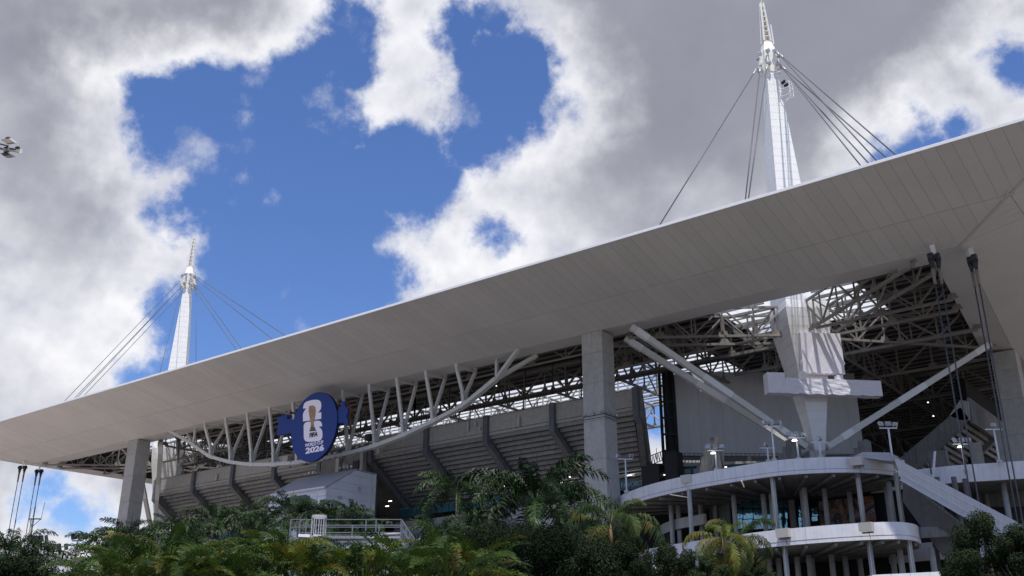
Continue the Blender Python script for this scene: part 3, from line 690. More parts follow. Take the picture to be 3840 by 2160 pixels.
def rrect(pts, n=6):    # polygon with arcs: pts of (x, y, radius)
    out = []; N_ = len(pts)
    for i in range(N_):
        p = Vector(pts[i][:2]); r = pts[i][2]; a = Vector(pts[i-1][:2]); b = Vector(pts[(i+1) % N_][:2])
        if r <= 0: out.append(p); continue
        p0 = p+(a-p).normalized()*r; p1 = p+(b-p).normalized()*r
        for k in range(n+1): t = k/n; out.append(p0*(1-t)**2+p*2*t*(1-t)+p1*t*t)
    return out
two = rrect([(707, 508, 0), (722, 400, 70), (860, 362, 10), (1015, 350, 95), (1015, 540, 75), (945, 577, 0), (1015, 570, 0), (1016, 680, 0), (708, 726, 0), (705, 590, 40), (760, 500, 0)])
six = rrect([(717, 740, 75), (860, 725, 10), (1018, 700, 85), (1030, 806, 0), (968, 818, 0), (1035, 850, 75), (1035, 1050, 85), (880, 1068, 10), (722, 1078, 90)])
for nm, pl in (('numeral', two), ('numeral', six)):
    MB().prism([E(p.x, p.y, SY-.07) for p in pl], (0, .05, 0)).build(nm, 'sign_white', board)
cup = rrect([(802, 560, 30), (805, 470, 30), (855, 450, 35), (905, 462, 30), (922, 530, 20), (915, 620, 30), (905, 690, 20), (885, 760, 10), (895, 812, 0), (838, 820, 0), (838, 740, 20), (818, 650, 30)])
MB().prism([E(p.x, p.y, SY-.13) for p in cup], (0, .05, 0)).build('cup', 'trophy_gold', board)
MB().prism([E(*p, SY-.12) for p in ((836, 820), (896, 811), (930, 885), (815, 896))], (0, .04, 0)).build('cup_base', 'trophy_base', board)
for (a, b, c_, d_) in (((832, 838), (902, 828), (905, 834), (830, 845)), ((824, 868), (918, 857), (922, 864), (821, 876))):
    MB().prism([E(*p, SY-.16) for p in (a, b, c_, d_)], (0, .03, 0)).build('cup_band', 'trophy_gold', board)
def letters(body, x0, y0, x1, y1, hpx, m, bold):
    a, b = E(x0, y0, SY-.14), E(x1, y1, SY-.14); wv = (b-a); hh = (E(x0, y0-hpx, SY)-E(x0, y0, SY)).length
    text('lettering', body, hh/.72, m, board, a, (1, 0, 0), (0, 0, 1), .05, bold, w=wv.length)
letters('FIFA', 816, 1000, 952, 980, 75, 'sign_black', .035)
letters('WORLD CUP', 740, 1162, 1048, 1112, 56, 'sign_white', .02)
letters('2026', 748, 1272, 1062, 1225, 92, 'sign_white', .06)
mb = MB()
for X, Z in ((-139, 41), (-133, 43), (-139, 45)): mb.beam((X, SY+1.2, Z), (X, 115.4, Z), .25)
mb.build('mounting_arm', 'steel_dark', sign)

# ------------------------------------------------------------------ upper stand
SYF = 130.0
RX = [-205.2, -191.2, -177.3, -163.5, -149.6, -135.4, -121.1, -107.1, -92.9, -76.9]
stand = thing('upper_stand', 'grey concrete upper stand seen from below, with stepped underside and sloping raker beams', 'grandstand', (-141, 130, 0))
ST, SB = 42.6, 39.35
def under(t): return Vector((0, SYF+.3+t*13.0, SB-t*9.5))     # underside line of the treads, t 0..1
NT = 15
KX = -6.4      # the corner bay closes on a raker that turns in
for i, X in enumerate(RX):
    w = 1.0; kx = KX if i == len(RX)-1 else 0
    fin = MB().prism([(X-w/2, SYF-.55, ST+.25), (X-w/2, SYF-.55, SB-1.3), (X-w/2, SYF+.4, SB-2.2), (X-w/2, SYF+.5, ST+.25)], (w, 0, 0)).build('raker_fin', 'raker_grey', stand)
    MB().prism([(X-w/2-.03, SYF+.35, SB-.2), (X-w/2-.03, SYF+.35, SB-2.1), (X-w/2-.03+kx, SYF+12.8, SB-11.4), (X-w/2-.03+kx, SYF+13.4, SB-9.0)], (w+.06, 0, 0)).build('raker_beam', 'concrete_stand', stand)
    bl_ = MB()
    for k in range(8):
        for dx in (-.3, .3): bl_.tube((X+dx, SYF-.57, SB-.9+k*.55), (X+dx, SYF-.62, SB-.9+k*.55), .05, n=5)
    bl_.build('bolt', 'steel_dark', fin)
    if X > -150 or X < -160: MB().box((X-.75+kx*.72, 139.2, 0), (X+.75+kx*.72, 140.8, SB-8.6)).build('stand_column', 'concrete', stand)
for i in range(len(RX)-1):
    xa, xb = RX[i]+.53, RX[i+1]-.53
    if i == 4: continue
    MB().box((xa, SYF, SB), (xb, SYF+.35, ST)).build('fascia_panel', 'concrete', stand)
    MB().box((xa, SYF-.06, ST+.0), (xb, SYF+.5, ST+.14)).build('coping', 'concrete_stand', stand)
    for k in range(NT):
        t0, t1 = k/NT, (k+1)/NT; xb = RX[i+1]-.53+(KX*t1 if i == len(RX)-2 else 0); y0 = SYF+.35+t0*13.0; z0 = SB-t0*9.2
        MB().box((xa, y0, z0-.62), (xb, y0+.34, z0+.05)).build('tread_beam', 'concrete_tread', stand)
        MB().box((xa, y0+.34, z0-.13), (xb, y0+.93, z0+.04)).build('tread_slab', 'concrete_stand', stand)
# left and right closing ends
MB().prism([(RX[0]-1.6, SYF-.2, ST), (RX[0]-1.6, SYF-.2, SB-1.5), (RX[0]-1.6, SYF+13, SB-11), (RX[0]-1.6, SYF+13, ST-8)], (1.0, 0, 0)).build('end_wall', 'concrete_stand', stand)
MB().prism([(RX[-1]+.55, SYF-.1, SB-1.4), (RX[-1]+.55, SYF-.1, ST+.1), (RX[-1]+KX+.4, SYF+13, ST-8), (RX[-1]+KX+.4, SYF+13, SB-11)], (.45, .25, 0)).build('end_wall', 'concrete_stand', stand)
cdt = MB()
for X in RX[1:-1]:
    if X < -150 or X > -136: cdt.tube((X+.75, SYF+.2, SB-.9), (X+.75, SYF+12.2, SB-9.6), .06, n=6)
for (a_, b_) in ((RX[5]+.6, RX[-1]-.6), (RX[0]+.6, RX[4]-.6)): cdt.tube((a_, SYF-.07, SB+.5), (b_, SYF-.07, SB+.5), .035, n=5)
cdt.build('conduit_run', 'steel_dark', stand, kind='stuff')
# seats deck on top
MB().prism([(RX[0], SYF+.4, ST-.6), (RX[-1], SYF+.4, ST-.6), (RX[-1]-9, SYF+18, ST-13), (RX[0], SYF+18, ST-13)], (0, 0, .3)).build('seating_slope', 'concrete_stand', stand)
# antenna panels on the fascia
for (px_, py_, h_) in ((1755, 1600, 1.9), (1783, 1590, .9), (1800, 1606, .5), (1945, 1583, 1.6), (812, 1790, 1.3)):
    c = P(px_, py_, SYF-.35); b_ = MB().box(c-Vector((.2, .12, h_/2)), c+Vector((.2, .12, h_/2))).build('antenna_panel', 'box_beige', stand)
# middle service tower between the stand bays
twr = thing('service_tower', 'shaded grey wall block with equipment between the stand bays, behind the arch', 'building', (-137, 129, 0))
MB().box((-149, 129.6, 0), (-136.4, 133, 40.3)).build('wall', 'concrete_stand', twr)
MB().box((-149.3, 129.3, 40.3), (-136.2, 133, 40.9)).build('coping', 'steel_dark', twr)
MB().box((-143.8, 128.7, 28), (-142.9, 129.6, 40.6)).build('pier', 'concrete', twr)
MB().box((-137.0, 128.6, 24), (-136.2, 129.6, 41)).build('pier', 'concrete', twr)
for (px_, py_, w_, h_, m_) in ((1075, 1725, 1.7, 1.5, 'box_beige'), (1140, 1735, .8, .8, 'steel_dark'), (1340, 1745, 1.6, 1.6, 'steel_dark'), (1425, 1690, .7, 1.1, 'box_beige'), (1385, 1640, 1.4, 1.2, 'steel_dark')):
    c = P(px_, py_, 128.9); MB().box(c-Vector((w_/2, .5, h_/2)), c+Vector((w_/2, .5, h_/2))).build('equipment_box', m_, twr)
c = P(1295, 1745, 120.5)
dish = MB()
for i in range(5):
    a0, a1 = i/5, (i+1)/5
    for k in range(12):
        t0, t1 = 2*pi*k/12, 2*pi*(k+1)/12
        f = lambda r, t: c+Vector((r*.8*cos(t), -.35+.35*r*r, r*.8*sin(t)))
        dish.add([f(a0, t0), f(a1, t0), f(a1, t1), f(a0, t1)], [(0,1,2,3)])
do = thing('satellite_dish', 'grey satellite dish on the roof ridge of the white tower', 'satellite dish', c)
dish.build('reflector', 'lamp_metal', do, smooth=True); MB().beam(c, c+Vector((.3, .5, -1.6)), .1).build('stand', 'steel_dark', do)
for nm, (px_, py_) in (('left', (1167, 1770)), ('middle', (1282, 1752)), ('right', (1310, 1748))):
    c = P(px_, py_, 119.5); t_ = thing('dome_camera', 'pair of white dome cameras on a short post, %s post on the white tower roof' % nm, 'camera', c)
    MB().beam(c-Vector((0, 0, 2.2)), c+Vector((0, 0, .3)), .08).build('post', 'steel_dark', t_)
    MB().beam(c+Vector((-.6, 0, .2)), c+Vector((.6, 0, .2)), .06).build('crossbar', 'steel_dark', t_)
    for s_ in (-.5, .5): MB().tube(c+Vector((s_, 0, .1)), c+Vector((s_, 0, -.32)), .22, .14, n=10).build('dome', 'lamp_glow' if 0 else 'lip_white', t_, smooth=True)

# ------------------------------------------------------------------ concourse below the stand
con = thing('concourse', 'dark open concourse with teal band and lit lamps below the upper stand', 'building', (-110, 137, 0))
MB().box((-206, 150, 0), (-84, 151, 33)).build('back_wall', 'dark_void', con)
MB().box((-206, 137.5, 30.4), (-76.8, 150, 30.7)).build('ceiling', 'dark_void', con) if 0 else None
for a, b in ((-205, -150), (-134.8, -122), (-121.8, -108), (-107.5, -93.7), (-93.3, -78.5)):
    MB().box((a, 137.2, 28.6), (b, 137.6, 30.1)).build('teal_sign_band', 'teal_band', con)
    MB().box((a, 136.4, 22), (b, 137.0, 27.6)).build('parapet_wall', 'concrete', con)
    MB().box((a, 136.2, 25.9), (b, 136.35, 26.1)).build('handrail', 'steel_white', con)
    MB().box((a, 139, 27.2), (b, 150, 27.4)).build('floor_slab', 'concrete_dim', con)
MB().box((-121.8, 130.5, 14), (-78, 136.3, 24.2)).build('lower_wall', 'concrete_light', con)
for X in RX[6:]:
    MB().box((X-.82, 139.1, 28.5), (X+.82, 139.18, 30.2)).build('teal_wrap', 'teal_band', con)
text('lettering', 'FAN FAVORITES', 1.15, 'letter_grey', con, (-86.9, 137.1, 29.0), (1, 0, 0), (0, 0, 1), .05, .01, w=7.2)
text('lettering', 'LANDMARK FAVORITES', .9, 'letter_dim', con, (-112.6, 137.1, 28.8), (1, 0, 0), (0, 0, 1), .05, .0, w=9) if 0 else None
pp = MB()
for z_p, y_p, r in ((31.2, 138, .12), (30.8, 137.6, .08), (31.8, 138.5, .1)): pp.tube((-121, y_p, z_p), (-78, y_p, z_p), r, n=6)
pp.build('pipe_run', 'steel_white', con)
for (px_, py_) in ((1894, 1823), (2139, 1788), (1463, 1879), (2415, 1752), (2104, 1811), (1820, 1851), (2372, 1784), (1403, 1903), (1452, 1898), (2360, 1784)):
    c = P(px_, py_, 137.9); MB().box(c-Vector((.38, .1, .07)), c+Vector((.38, .1, .07))).build('lamp', 'lamp_glow', con)
for (px_, py_) in ((2140, 1715), (2146, 1740), (2128, 1742), (2160, 1735), (2430, 1720)):
    c = P(px_, py_, 138.6); MB().box(c-Vector((.45, .3, .6)), c+Vector((.45, .3, .6))).build('junction_box', 'box_beige', con)

# ------------------------------------------------------------------ video board seen from behind
vb = thing('video_board', 'huge plain grey back of a corner video board between column and mast', 'video board', (-66, 155, 0))
dr = Vector((.769, .639, 0)); nb = Vector((-.639, .769, 0)); A0 = Vector((-78.1, 145, 34.7)); LB = 31
for i in range(16):       # cladding sheets, slightly apart
    a = A0+dr*(LB*i/16+.01); b = A0+dr*(LB*(i+1)/16-.01)
    MB().prism([a, b, b+Vector((0, 0, 14.4)), a+Vector((0, 0, 14.4))], nb*.12).build('back_sheet', 'wall_grey', vb)
MB().prism([A0+dr*.2+nb*.14, A0+dr*(LB-.2)+nb*.14, A0+dr*(LB-.2)+nb*.14+Vector((0, 0, 14.2)), A0+dr*.2+nb*.14+Vector((0, 0, 14.2))], nb*2.5).build('cabinet', 'steel_dark', vb)
fr = MB(); Fo = A0-dr*2.6+nb*.3
for d_ in (0, 1.1, 2.3): fr.beam(Fo+dr*d_-Vector((0, 0, 3)), Fo+dr*d_+Vector((0, 0, 15.4)), .32, .5)
for k in range(7): fr.beam(Fo+Vector((0, 0, -2+k*2.8)), Fo+dr*2.3+Vector((0, 0, -2+k*2.8)), .3, .3)
fr.prism([Fo+dr*.6+nb*.6-Vector((0,0,3)), Fo+dr*2.3+nb*.6-Vector((0,0,3)), Fo+dr*2.3+nb*.6+Vector((0,0,15.4)), Fo+dr*.6+nb*.6+Vector((0,0,15.4))], nb*.3)
fr.build('side_frame', 'steel_dark', vb)
ft = MB().beam(A0-Vector((0, 0, .5)), A0+dr*LB-Vector((0, 0, .5)), .4, .35)
for k in range(8): ft.beam(A0+dr*(k*4.3+.5)-Vector((0, 0, .5)), A0+dr*(k*4.3+.5)-Vector((0, 0, 5)), .35)
ft.build('support_frame', 'steel_beige', vb)
rl = MB()
for k in range(40): rl.beam(A0+dr*(k*LB/40)-nb*.5-Vector((0, 0, .35)), A0+dr*(k*LB/40)-nb*.5+Vector((0, 0, .3)), .05)
rl.beam(A0-nb*.5+Vector((0, 0, .3)), A0+dr*LB-nb*.5+Vector((0, 0, .3)), .06); rl.build('guard_rail', 'steel_dark', vb)
# lattice gantry left of the board
gn = thing('lattice_gantry', 'dark lattice truss gantry across the blue gap left of the video board', 'gantry', P(2430, 1735, 143))
a, b = P(2436, 1745, 143), P(2520, 1712, 146); gm = MB()
gm.beam(a, b, .14); gm.beam(a+Vector((0, 0, 1.5)), b+Vector((0, 0, 1.5)), .14)
for k in range(9): gm.beam(lerp(a, b, k/9), lerp(a, b, (k+.5)/9)+Vector((0, 0, 1.5)), .08); gm.beam(lerp(a, b, (k+.5)/9)+Vector((0, 0, 1.5)), lerp(a, b, (k+1)/9), .08)
for k in range(4): gm.beam(lerp(a, b, k/3), lerp(a, b, k/3)+Vector((0, 0, 2.4)), .07)
gm.build('lattice', 'steel_dark', gn)
# storey below the board: teal band, wall, speaker stack
low = thing('corner_concourse', 'dark corner concourse with teal SW 300 sign band under the video board', 'building', (-66, 140, 0))
MB().prism([P(2436, 1800, 140), P(3300, 1800, 158), P(3300, 1702, 158), P(2515, 1716, 141.6), P(2515, 1738, 141.6), P(2436, 1738, 140)], nb*.4).build('back_wall', 'concrete_dim', low)
MB().prism([P(2470, 1786, 139.5), P(2870, 1762, 146), P(2870, 1742, 146), P(2470, 1752, 139.5)], (0, .3, 0)).build('teal_sign_band', 'teal_band', low)
MB().prism([P(2500, 1752, 139.3), P(2880, 1735, 146), P(2880, 1728, 146), P(2500, 1736, 139.3)], (0, .6, 0)).build('ledge', 'concrete', low)
a = P(2544, 1776, 139.6); text('lettering', 'SW 300', .95, 'letter_grey', low, a+Vector((0, -.35, 0)), (.76, .64, 0), (0, 0, 1), .05, .01, w=2.1)
a = P(2492, 1768, 139.2)+Vector((0, -.3, 0)); u_ = Vector((.76, .64, 0)); MB().prism([a, a+u_*.35+Vector((0, 0, .3)), a+u_*.35+Vector((0, 0, .07)), a+u_*.9+Vector((0, 0, .07)), a+u_*.9-Vector((0, 0, .07)), a+u_*.35-Vector((0, 0, .07)), a+u_*.35-Vector((0, 0, .3))], (0, .05, 0)).build('arrow', 'letter_grey', low)
c = P(2528, 1760, 137.5); MB().box(c-Vector((1.1, 1, 4.2)), c+Vector((1.1, 1, 2.6))).build('speaker_stack', 'speaker_black', low)
c = P(2455, 1785, 137.5); MB().box(c-Vector((1.8, 1, 2.2)), c+Vector((1.4, 1, 1.6))).build('speaker_stack', 'speaker_black', low)
for (px_, py_) in ((2490, 1781), (2551, 1783), (2717, 1752)):
    c = P(px_, py_, 138); MB().box(c-Vector((.35, .1, .06)), c+Vector((.35, .1, .06))).build('lamp', 'lamp_glow', low)
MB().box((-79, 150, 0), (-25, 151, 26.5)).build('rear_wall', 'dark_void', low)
# glowing strips that stand in for daylight at the far end of the concourse
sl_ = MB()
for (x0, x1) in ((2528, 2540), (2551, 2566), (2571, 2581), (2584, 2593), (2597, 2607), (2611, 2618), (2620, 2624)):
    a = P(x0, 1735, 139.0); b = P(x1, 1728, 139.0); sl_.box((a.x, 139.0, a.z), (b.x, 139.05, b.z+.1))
sl_.build('daylight_strip', 'tube_daylight_glow', low)
# stepped concrete stair ends
def step_fin(px0, py0, px1, py1, ypl, n, label):
    tl = P(px0, py0, ypl); br = P(px1, py1, ypl)
    t = thing('stair_wall', label, 'wall', (tl.x, ypl, 0))
    wv = abs(br.x-tl.x); pts = []
    for k in range(n):
        pts += [Vector((tl.x-.9-k*.62, ypl, tl.z-k*.85)), Vector((tl.x-.9-k*.62, ypl, tl.z-(k+1)*.85))]
    poly_ = [Vector((tl.x+wv, ypl, br.z-2)), Vector((tl.x+wv, ypl, tl.z))]+pts+[Vector((pts[-1].x, ypl, br.z-2))]
    MB().prism(poly_, (0, 1.2, 0)).build('stepped_wall', 'concrete_stand', t)
    MB().box((tl.x+wv*.1, ypl-.5, br.z-2), (tl.x+wv+.1, ypl-.02, tl.z-.02)).build('newel', 'concrete_stand', t)
step_fin(2682, 1640, 2705, 1765, 133, 6, 'stepped concrete stair wall end standing left of centre under the video board')
step_fin(2968, 1648, 2995, 1725, 131, 6, 'stepped concrete stair wall end beside the mast foot, left of it')
step_fin(3240, 1651, 3262, 1715, 131, 5, 'stepped concrete stair wall end right of the mast foot')

# ------------------------------------------------------------------ wrapped sign on the mast
ws = thing('wrapped_sign', 'sign on the mast wrapped in pale lilac tarpaulin, tall panel over a long bar', 'sign', (-49, 131, 36))
D45 = Vector((.7071, .7071, 0)); N45 = Vector((.7071, -.7071, 0))
PQ = Vector((MRX, MYY, 0))+N45*3.75
def onp(x_, y_, off=0):
    v = ray(x_, y_); p0 = PQ+N45*off; k = (p0-CAM).dot(N45)/v.dot(N45); return CAM+v*k
G = lambda x_, y_, off=0: onp(2820+.3243*x_, 1050+.3243*y_, off)
def sheet(pts4, off, nx, nz, depth, name, amp=.09, seed=1):
    """cloth wrapped box: front face as a wrinkled grid with closed sides"""
    rnd = random.Random(seed); a, b, c_, d_ = [Vector(p) for p in pts4]     # tl tr br bl
    vs = []; ph = [rnd.uniform(0, 6.28) for _ in range(6)]
    for j in range(nz+1):
        for i in range(nx+1):
            u, v = i/nx, j/nz; p = lerp(lerp(a, b, u), lerp(d_, c_, u), v)
            edge = min(u, 1-u, v*.6, (1-v)*.6)*8
            am = amp*min(1, edge)
            wv = am*(sin(u*nx*.9+v*3+ph[0])*.35+sin(u*17+v*9+ph[1])*.5+sin(u*31-v*21+ph[2])*.3+rnd.uniform(-.25, .25))
            if j == nz: p = p+Vector((0, 0, .12*sin(u*40+ph[3])*rnd.random()))
            vs.append(p+N45*wv)
    fs = [(j*(nx+1)+i, j*(nx+1)+i+1, (j+1)*(nx+1)+i+1, (j+1)*(nx+1)+i) for j in range(nz) for i in range(nx)]
    m_ = MB().add(vs, fs); n0 = len(vs)
    rim = [i for i in range(nx+1)]+[j*(nx+1)+nx for j in range(1, nz+1)]+[nz*(nx+1)+i for i in range(nx-1, -1, -1)]+[j*(nx+1) for j in range(nz-1, 0, -1)]
    m_.add([vs[i]-N45*depth for i in rim], []); k = len(rim)
    m_.f += [(rim[i], rim[(i+1) % k], n0+(i+1) % k, n0+i) for i in range(k)]+[tuple(n0+i for i in range(k))]
    return m_.build(name, 'tarp_white', ws, smooth=False)
sheet((G(552, 603), G(1020, 620), G(1078, 1085), G(597, 1070)), 0, 26, 22, 1.0, 'wrapped_panel', .022, 3)
sheet((G(385, 1128, .9), G(1490, 1165, .9), G(1515, 1342, .9), G(390, 1308, .9)), .9, 60, 10, 1.6, 'wrapped_bar', .06, 4)
sheet((G(175, 1065, .9), G(378, 1070, .9), G(392, 1308, .9), G(195, 1300, .9)), .9, 14, 12, 1.6, 'wrapped_bar', .05, 5)
MB().prism([G(985, 1095, .5), G(1052, 1098, .5), G(1060, 1160, .5), G(982, 1155, .5)], -N45*1.0).build('wrapped_link', 'tarp_white', ws)
MB().tube(G(588, 1104, 1.2), G(588, 1104, .9), .62, n=20).build('round_lamp', 'lip_white', ws)
for (a, b) in (((562, 920), (580, 958)), ((1058, 940), (1074, 980))):
    p, q_ = G(*a, .4), G(*b, .4); MB().prism([p, G(b[0], a[1], .4), q_, G(a[0], b[1], .4)], -N45*.4).build('side_box', 'lip_white', ws)

# ------------------------------------------------------------------ ramp tower
TOP1, TOP2 = 24.0, 16.0
def smooth_path(pts, n=5):
    pts = [Vector((*p, 0)) for p in pts]; out = []
    for i in range(len(pts)-1):
        p0 = pts[max(0, i-1)]; p1 = pts[i]; p2 = pts[i+1]; p3 = pts[min(len(pts)-1, i+2)]
        for k in range(n):
            t = k/n; out.append(.5*((2*p1)+(p2-p0)*t+(2*p0-5*p1+4*p2-p3)*t*t+(3*p1-p0-3*p2+p3)*t**3))
    return out+[pts[-1]]
R1 = smooth_path([(-77, 126), (-75.2, 121), (-72.2, 116.9), (-68, 113.9), (-63.6, 111.5), (-58.5, 109.6), (-53.5, 108.3), (-49.2, 107.6), (-45.3, 107.3), (-41.6, 108.3), (-38.4, 110.2), (-36.2, 112.6), (-34.9, 115.3), (-34.7, 117.6), (-36, 121), (-38.5, 124)])
R2 = smooth_path([(-78, 126), (-75.5, 120.8), (-71.6, 116.4), (-67, 113.3), (-62.4, 110.9), (-57.4, 108.9), (-51.5, 106.9), (-46.6, 105.6), (-42, 105.1), (-38, 105.3), (-35, 105.9), (-33, 106.9), (-32.1, 108.6), (-32, 111), (-33, 115), (-36, 121)])
R0 = [p.copy() for p in R2]
ramp = thing('ramp_tower', 'curved pedestrian ramp tower with white concrete parapets at lower right of the stadium', 'ramp', (-52, 115, 0))
def parapet(path, top, nm='parapet', hgt=1.75, th=.3, per=10):
    # concrete panels between vertical joints
    ctr = Vector((-53, 122, 0))
    i = 0
    while i < len(path)-1:
        j = min(i+per, len(path)-1); seg = path[i:j+1]; vs = []; 
        for k, p in enumerate(seg):
            q = p.copy()
            if k == 0: q = lerp(p, seg[1], .02)
            if k == len(seg)-1 and j < len(path)-1: q = lerp(p, seg[-2], .02)
            inn = (ctr-q).normalized()*th
            for w_, z in ((q, top-hgt), (q, top-.5), (q+Vector((0,0,0)), top), (q+inn, top), (q+inn, top-hgt)): vs.append(Vector((w_.x, w_.y, z)))
        m_ = MB().add(vs, [tuple(k*5+a for a in (0, 1)) + tuple((k+1)*5+a for a in (1, 0)) for k in range(len(seg)-1)] +
                      [(k*5+a, k*5+(a+1) % 5, (k+1)*5+(a+1) % 5, (k+1)*5+a) for k in range(len(seg)-1) for a in (1, 2, 3, 4)]+[(0,4,3,2,1), tuple((len(seg)-1)*5+a for a in range(5))])
        m_.build(nm, 'concrete_light', ramp); i = j
    gr = MB()       # shadow line moulding low on the face
    for a, b in zip(path, path[1:]):
        o = (a-ctr).normalized()*.012; gr.beam(Vector((a.x, a.y, top-hgt+.42))+o, Vector((b.x, b.y, top-hgt+.42))+o, .03, .035)
    gr.build('rustication', 'concrete_stand', ramp)
def slab(path, z, back=((-38, 140), (-80, 140)), nm='deck_slab', m='concrete_stand', th=.35):
    pts = [Vector((p.x, p.y, z)) for p in path]+[Vector((*b, z)) for b in back]
    ctr = Vector((-53, 122, z)); pts = [lerp(p, ctr, .012) for p in pts]
    return MB().prism(pts, (0, 0, th)).build(nm, m, ramp)
for path, top in ((R1, TOP1), (R2, TOP2), (R0, 8.0)):
    parapet(path, top); sl0 = slab(path, top-1.72)
    rb = MB(); ctr = Vector((-53, 128, 0))
    for i in range(4, len(path)-4, 4):
        a = path[i]; b = lerp(a, ctr, .62); rb.beam(Vector((a.x, a.y, top-2.0))+(b-a).normalized()*.4, Vector((b.x, b.y, top-1.86)), .3, .3)
    rb.build('slab_rib', 'concrete_stand', ramp, kind=None)
# inner void edge of the ramp (curved inner parapet on the left)
ip = smooth_path([(-66, 131), (-68.8, 127), (-69.5, 122.5), (-67.5, 119), (-64, 117.2), (-60, 117)])
for top in (18.9,):
    for i in range(0, len(ip)-1, 6):
        seg = ip[i:i+7]
        if len(seg) < 2: continue
        vs = []; 
        for k, p in enumerate(seg): z = top+.06*(i+k); vs += [Vector((p.x, p.y, z-1.3)), Vector((p.x, p.y, z)), Vector((p.x+.2, p.y+.2, z)), Vector((p.x+.2, p.y+.2, z-1.3))]
        MB().add(vs, [(k*4+a, k*4+(a+1) % 4, (k+1)*4+(a+1) % 4, (k+1)*4+a) for k in range(len(seg)-1) for a in range(4)]).build('inner_parapet', 'concrete', ramp)
# outer columns, with conduit pipes
def rcol(px_, py_, Y, z0, z1, r=.28, m='concrete'):
    p = P(px_, py_, Y); o = MB().tube((p.x, p.y, z0), (p.x, p.y, z1), r*1.05, r, n=14).build('round_column', m, ramp, smooth=True)
    return p, o
outer = [(2588, 1900, 109.6), (2905, 1880, 108.2), (3222, 1830, 112.0), (3370, 1850, 114.5)]
for (px_, py_, Y) in outer:
    p, o = rcol(px_, py_, Y, TOP2-.2, TOP1-1.7)
    MB().tube((p.x+.1, p.y-.36, TOP2), (p.x+.1, p.y-.36, TOP1-1.0), .045, n=6).build('conduit', 'steel_white', o)
    MB().tube((p.x-.06, p.y-.37, TOP2), (p.x-.06, p.y-.37, TOP1-1.3), .035, n=6).build('conduit', 'box_beige', o)
for (px_, py_, Y) in ((2615, 2100, 109.0), (2945, 2080, 106.6), (3262, 2060, 107.4), (3412, 2060, 109.2)):
    p, o = rcol(px_, py_, Y, 0, TOP2-1.7)
    MB().tube((p.x+.1, p.y-.36, 2), (p.x+.1, p.y-.36, TOP2-1.0), .045, n=6).build('conduit', 'steel_white', o)
for (px_, py_, Y) in ((2520, 1980, 117), (2547, 1985, 118), (2630, 1960, 119), (2685, 1960, 121), (2705, 1960, 122), (2755, 1920, 114.5), (2865, 1900, 116), (2895, 1900, 116.5), (3020, 1880, 114.8), (3012, 1890, 116.5), (3095, 1880, 117), (3190, 1900, 121), (3330, 1880, 120), (3340, 1870, 117)):
    rcol(px_, py_, Y, TOP2-1.2, TOP1-2.1, r=.3)
for (px_, py_, Y) in ((2650, 2120, 115), (2740, 2110, 117), (2885, 2110, 113), (2920, 2110, 114), (2990, 2110, 114), (3035, 2110, 113), (3045, 2110, 116), (3120, 2110, 114), (3170, 2110, 117), (3225, 2110, 120), (3350, 2110, 118), (3380, 2110, 113), (3500, 2110, 114), (3560, 2110, 115), (3590, 2110, 116)):
    rcol(px_, py_, Y, 0, TOP2-2.1, r=.32)
# lit tubes below the slab
for a, b in (((2514, 1854), (2583, 1866)), ((2781, 1803), (2790, 1826))):
    p, q_ = PZ(*a, TOP1-2.45), PZ(*b, TOP1-2.45); MB().beam(p, q_, .12, .08).build('tube_lamp', 'tube_daylight_glow', ramp)
# rear facade with mirror glazing
fac = thing('glazed_facade', 'dark lobby facade with blue mirrored window panes behind the ramp columns', 'facade', (-50, 123, 0))
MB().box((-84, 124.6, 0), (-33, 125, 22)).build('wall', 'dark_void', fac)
ycut = 122.2
def pane_grid(xs, ys, Y, m='mirror_glass'):
    for i in range(len(xs)-1):
        for j in range(len(ys)-1):
            a, b, c_, d_ = P(xs[i]+1.5, ys[j]+1.5, Y), P(xs[i+1]-1.5, ys[j]+1.5, Y), P(xs[i+1]-1.5, ys[j+1]-1.5, Y), P(xs[i]+1.5, ys[j+1]-1.5, Y)
            MB().prism([(a.x, Y, (a.z+b.z)/2), (b.x, Y, (a.z+b.z)/2), (b.x, Y, (c_.z+d_.z)/2), (a.x, Y, (c_.z+d_.z)/2)], (0, .06, 0)).build('window_pane', m, fac)
pane_grid([2745, 2784, 2823, 2862, 2900, 2938, 2952], [1874, 1908, 1947, 1985], 122.0)
pane_grid([2992, 3013], [1898, 1938, 1980], 122.0); pane_grid([3042, 3066], [1904, 1936, 1955], 122.0)
for (a, b, y0, y1) in ((2700, 2742, 1880, 1990), (2955, 2988, 1875, 1990)):
    p, q_ = P(a, y0, 121.6), P(b, y1, 121.6); MB().box((p.x, 121.6, q_.z), (q_.x, 121.95, p.z)).build('pier', 'concrete_stand', fac)
blk = MB()     # pierced breeze-block screen
for (xa, xb, ya, yb) in ((2600, 2640, 1880, 1925), (2662, 2692, 1895, 1965)):
    a, b = P(xa, ya, 121), P(xb, yb, 121); nx = max(3, int((b.x-a.x)/.35)); nz = int((a.z-b.z)/.35)
    for i in range(nx+1): X = a.x+(b.x-a.x)*i/nx; blk.box((X-.05, 120.9, b.z), (X+.05, 121.1, a.z))
    for j in range(nz+1): Z = b.z+(a.z-b.z)*j/nz; blk.box((a.x, 120.91, Z-.05), (b.x, 121.09, Z+.05))
blk.build('breeze_block_screen', 'speckle_block', fac)
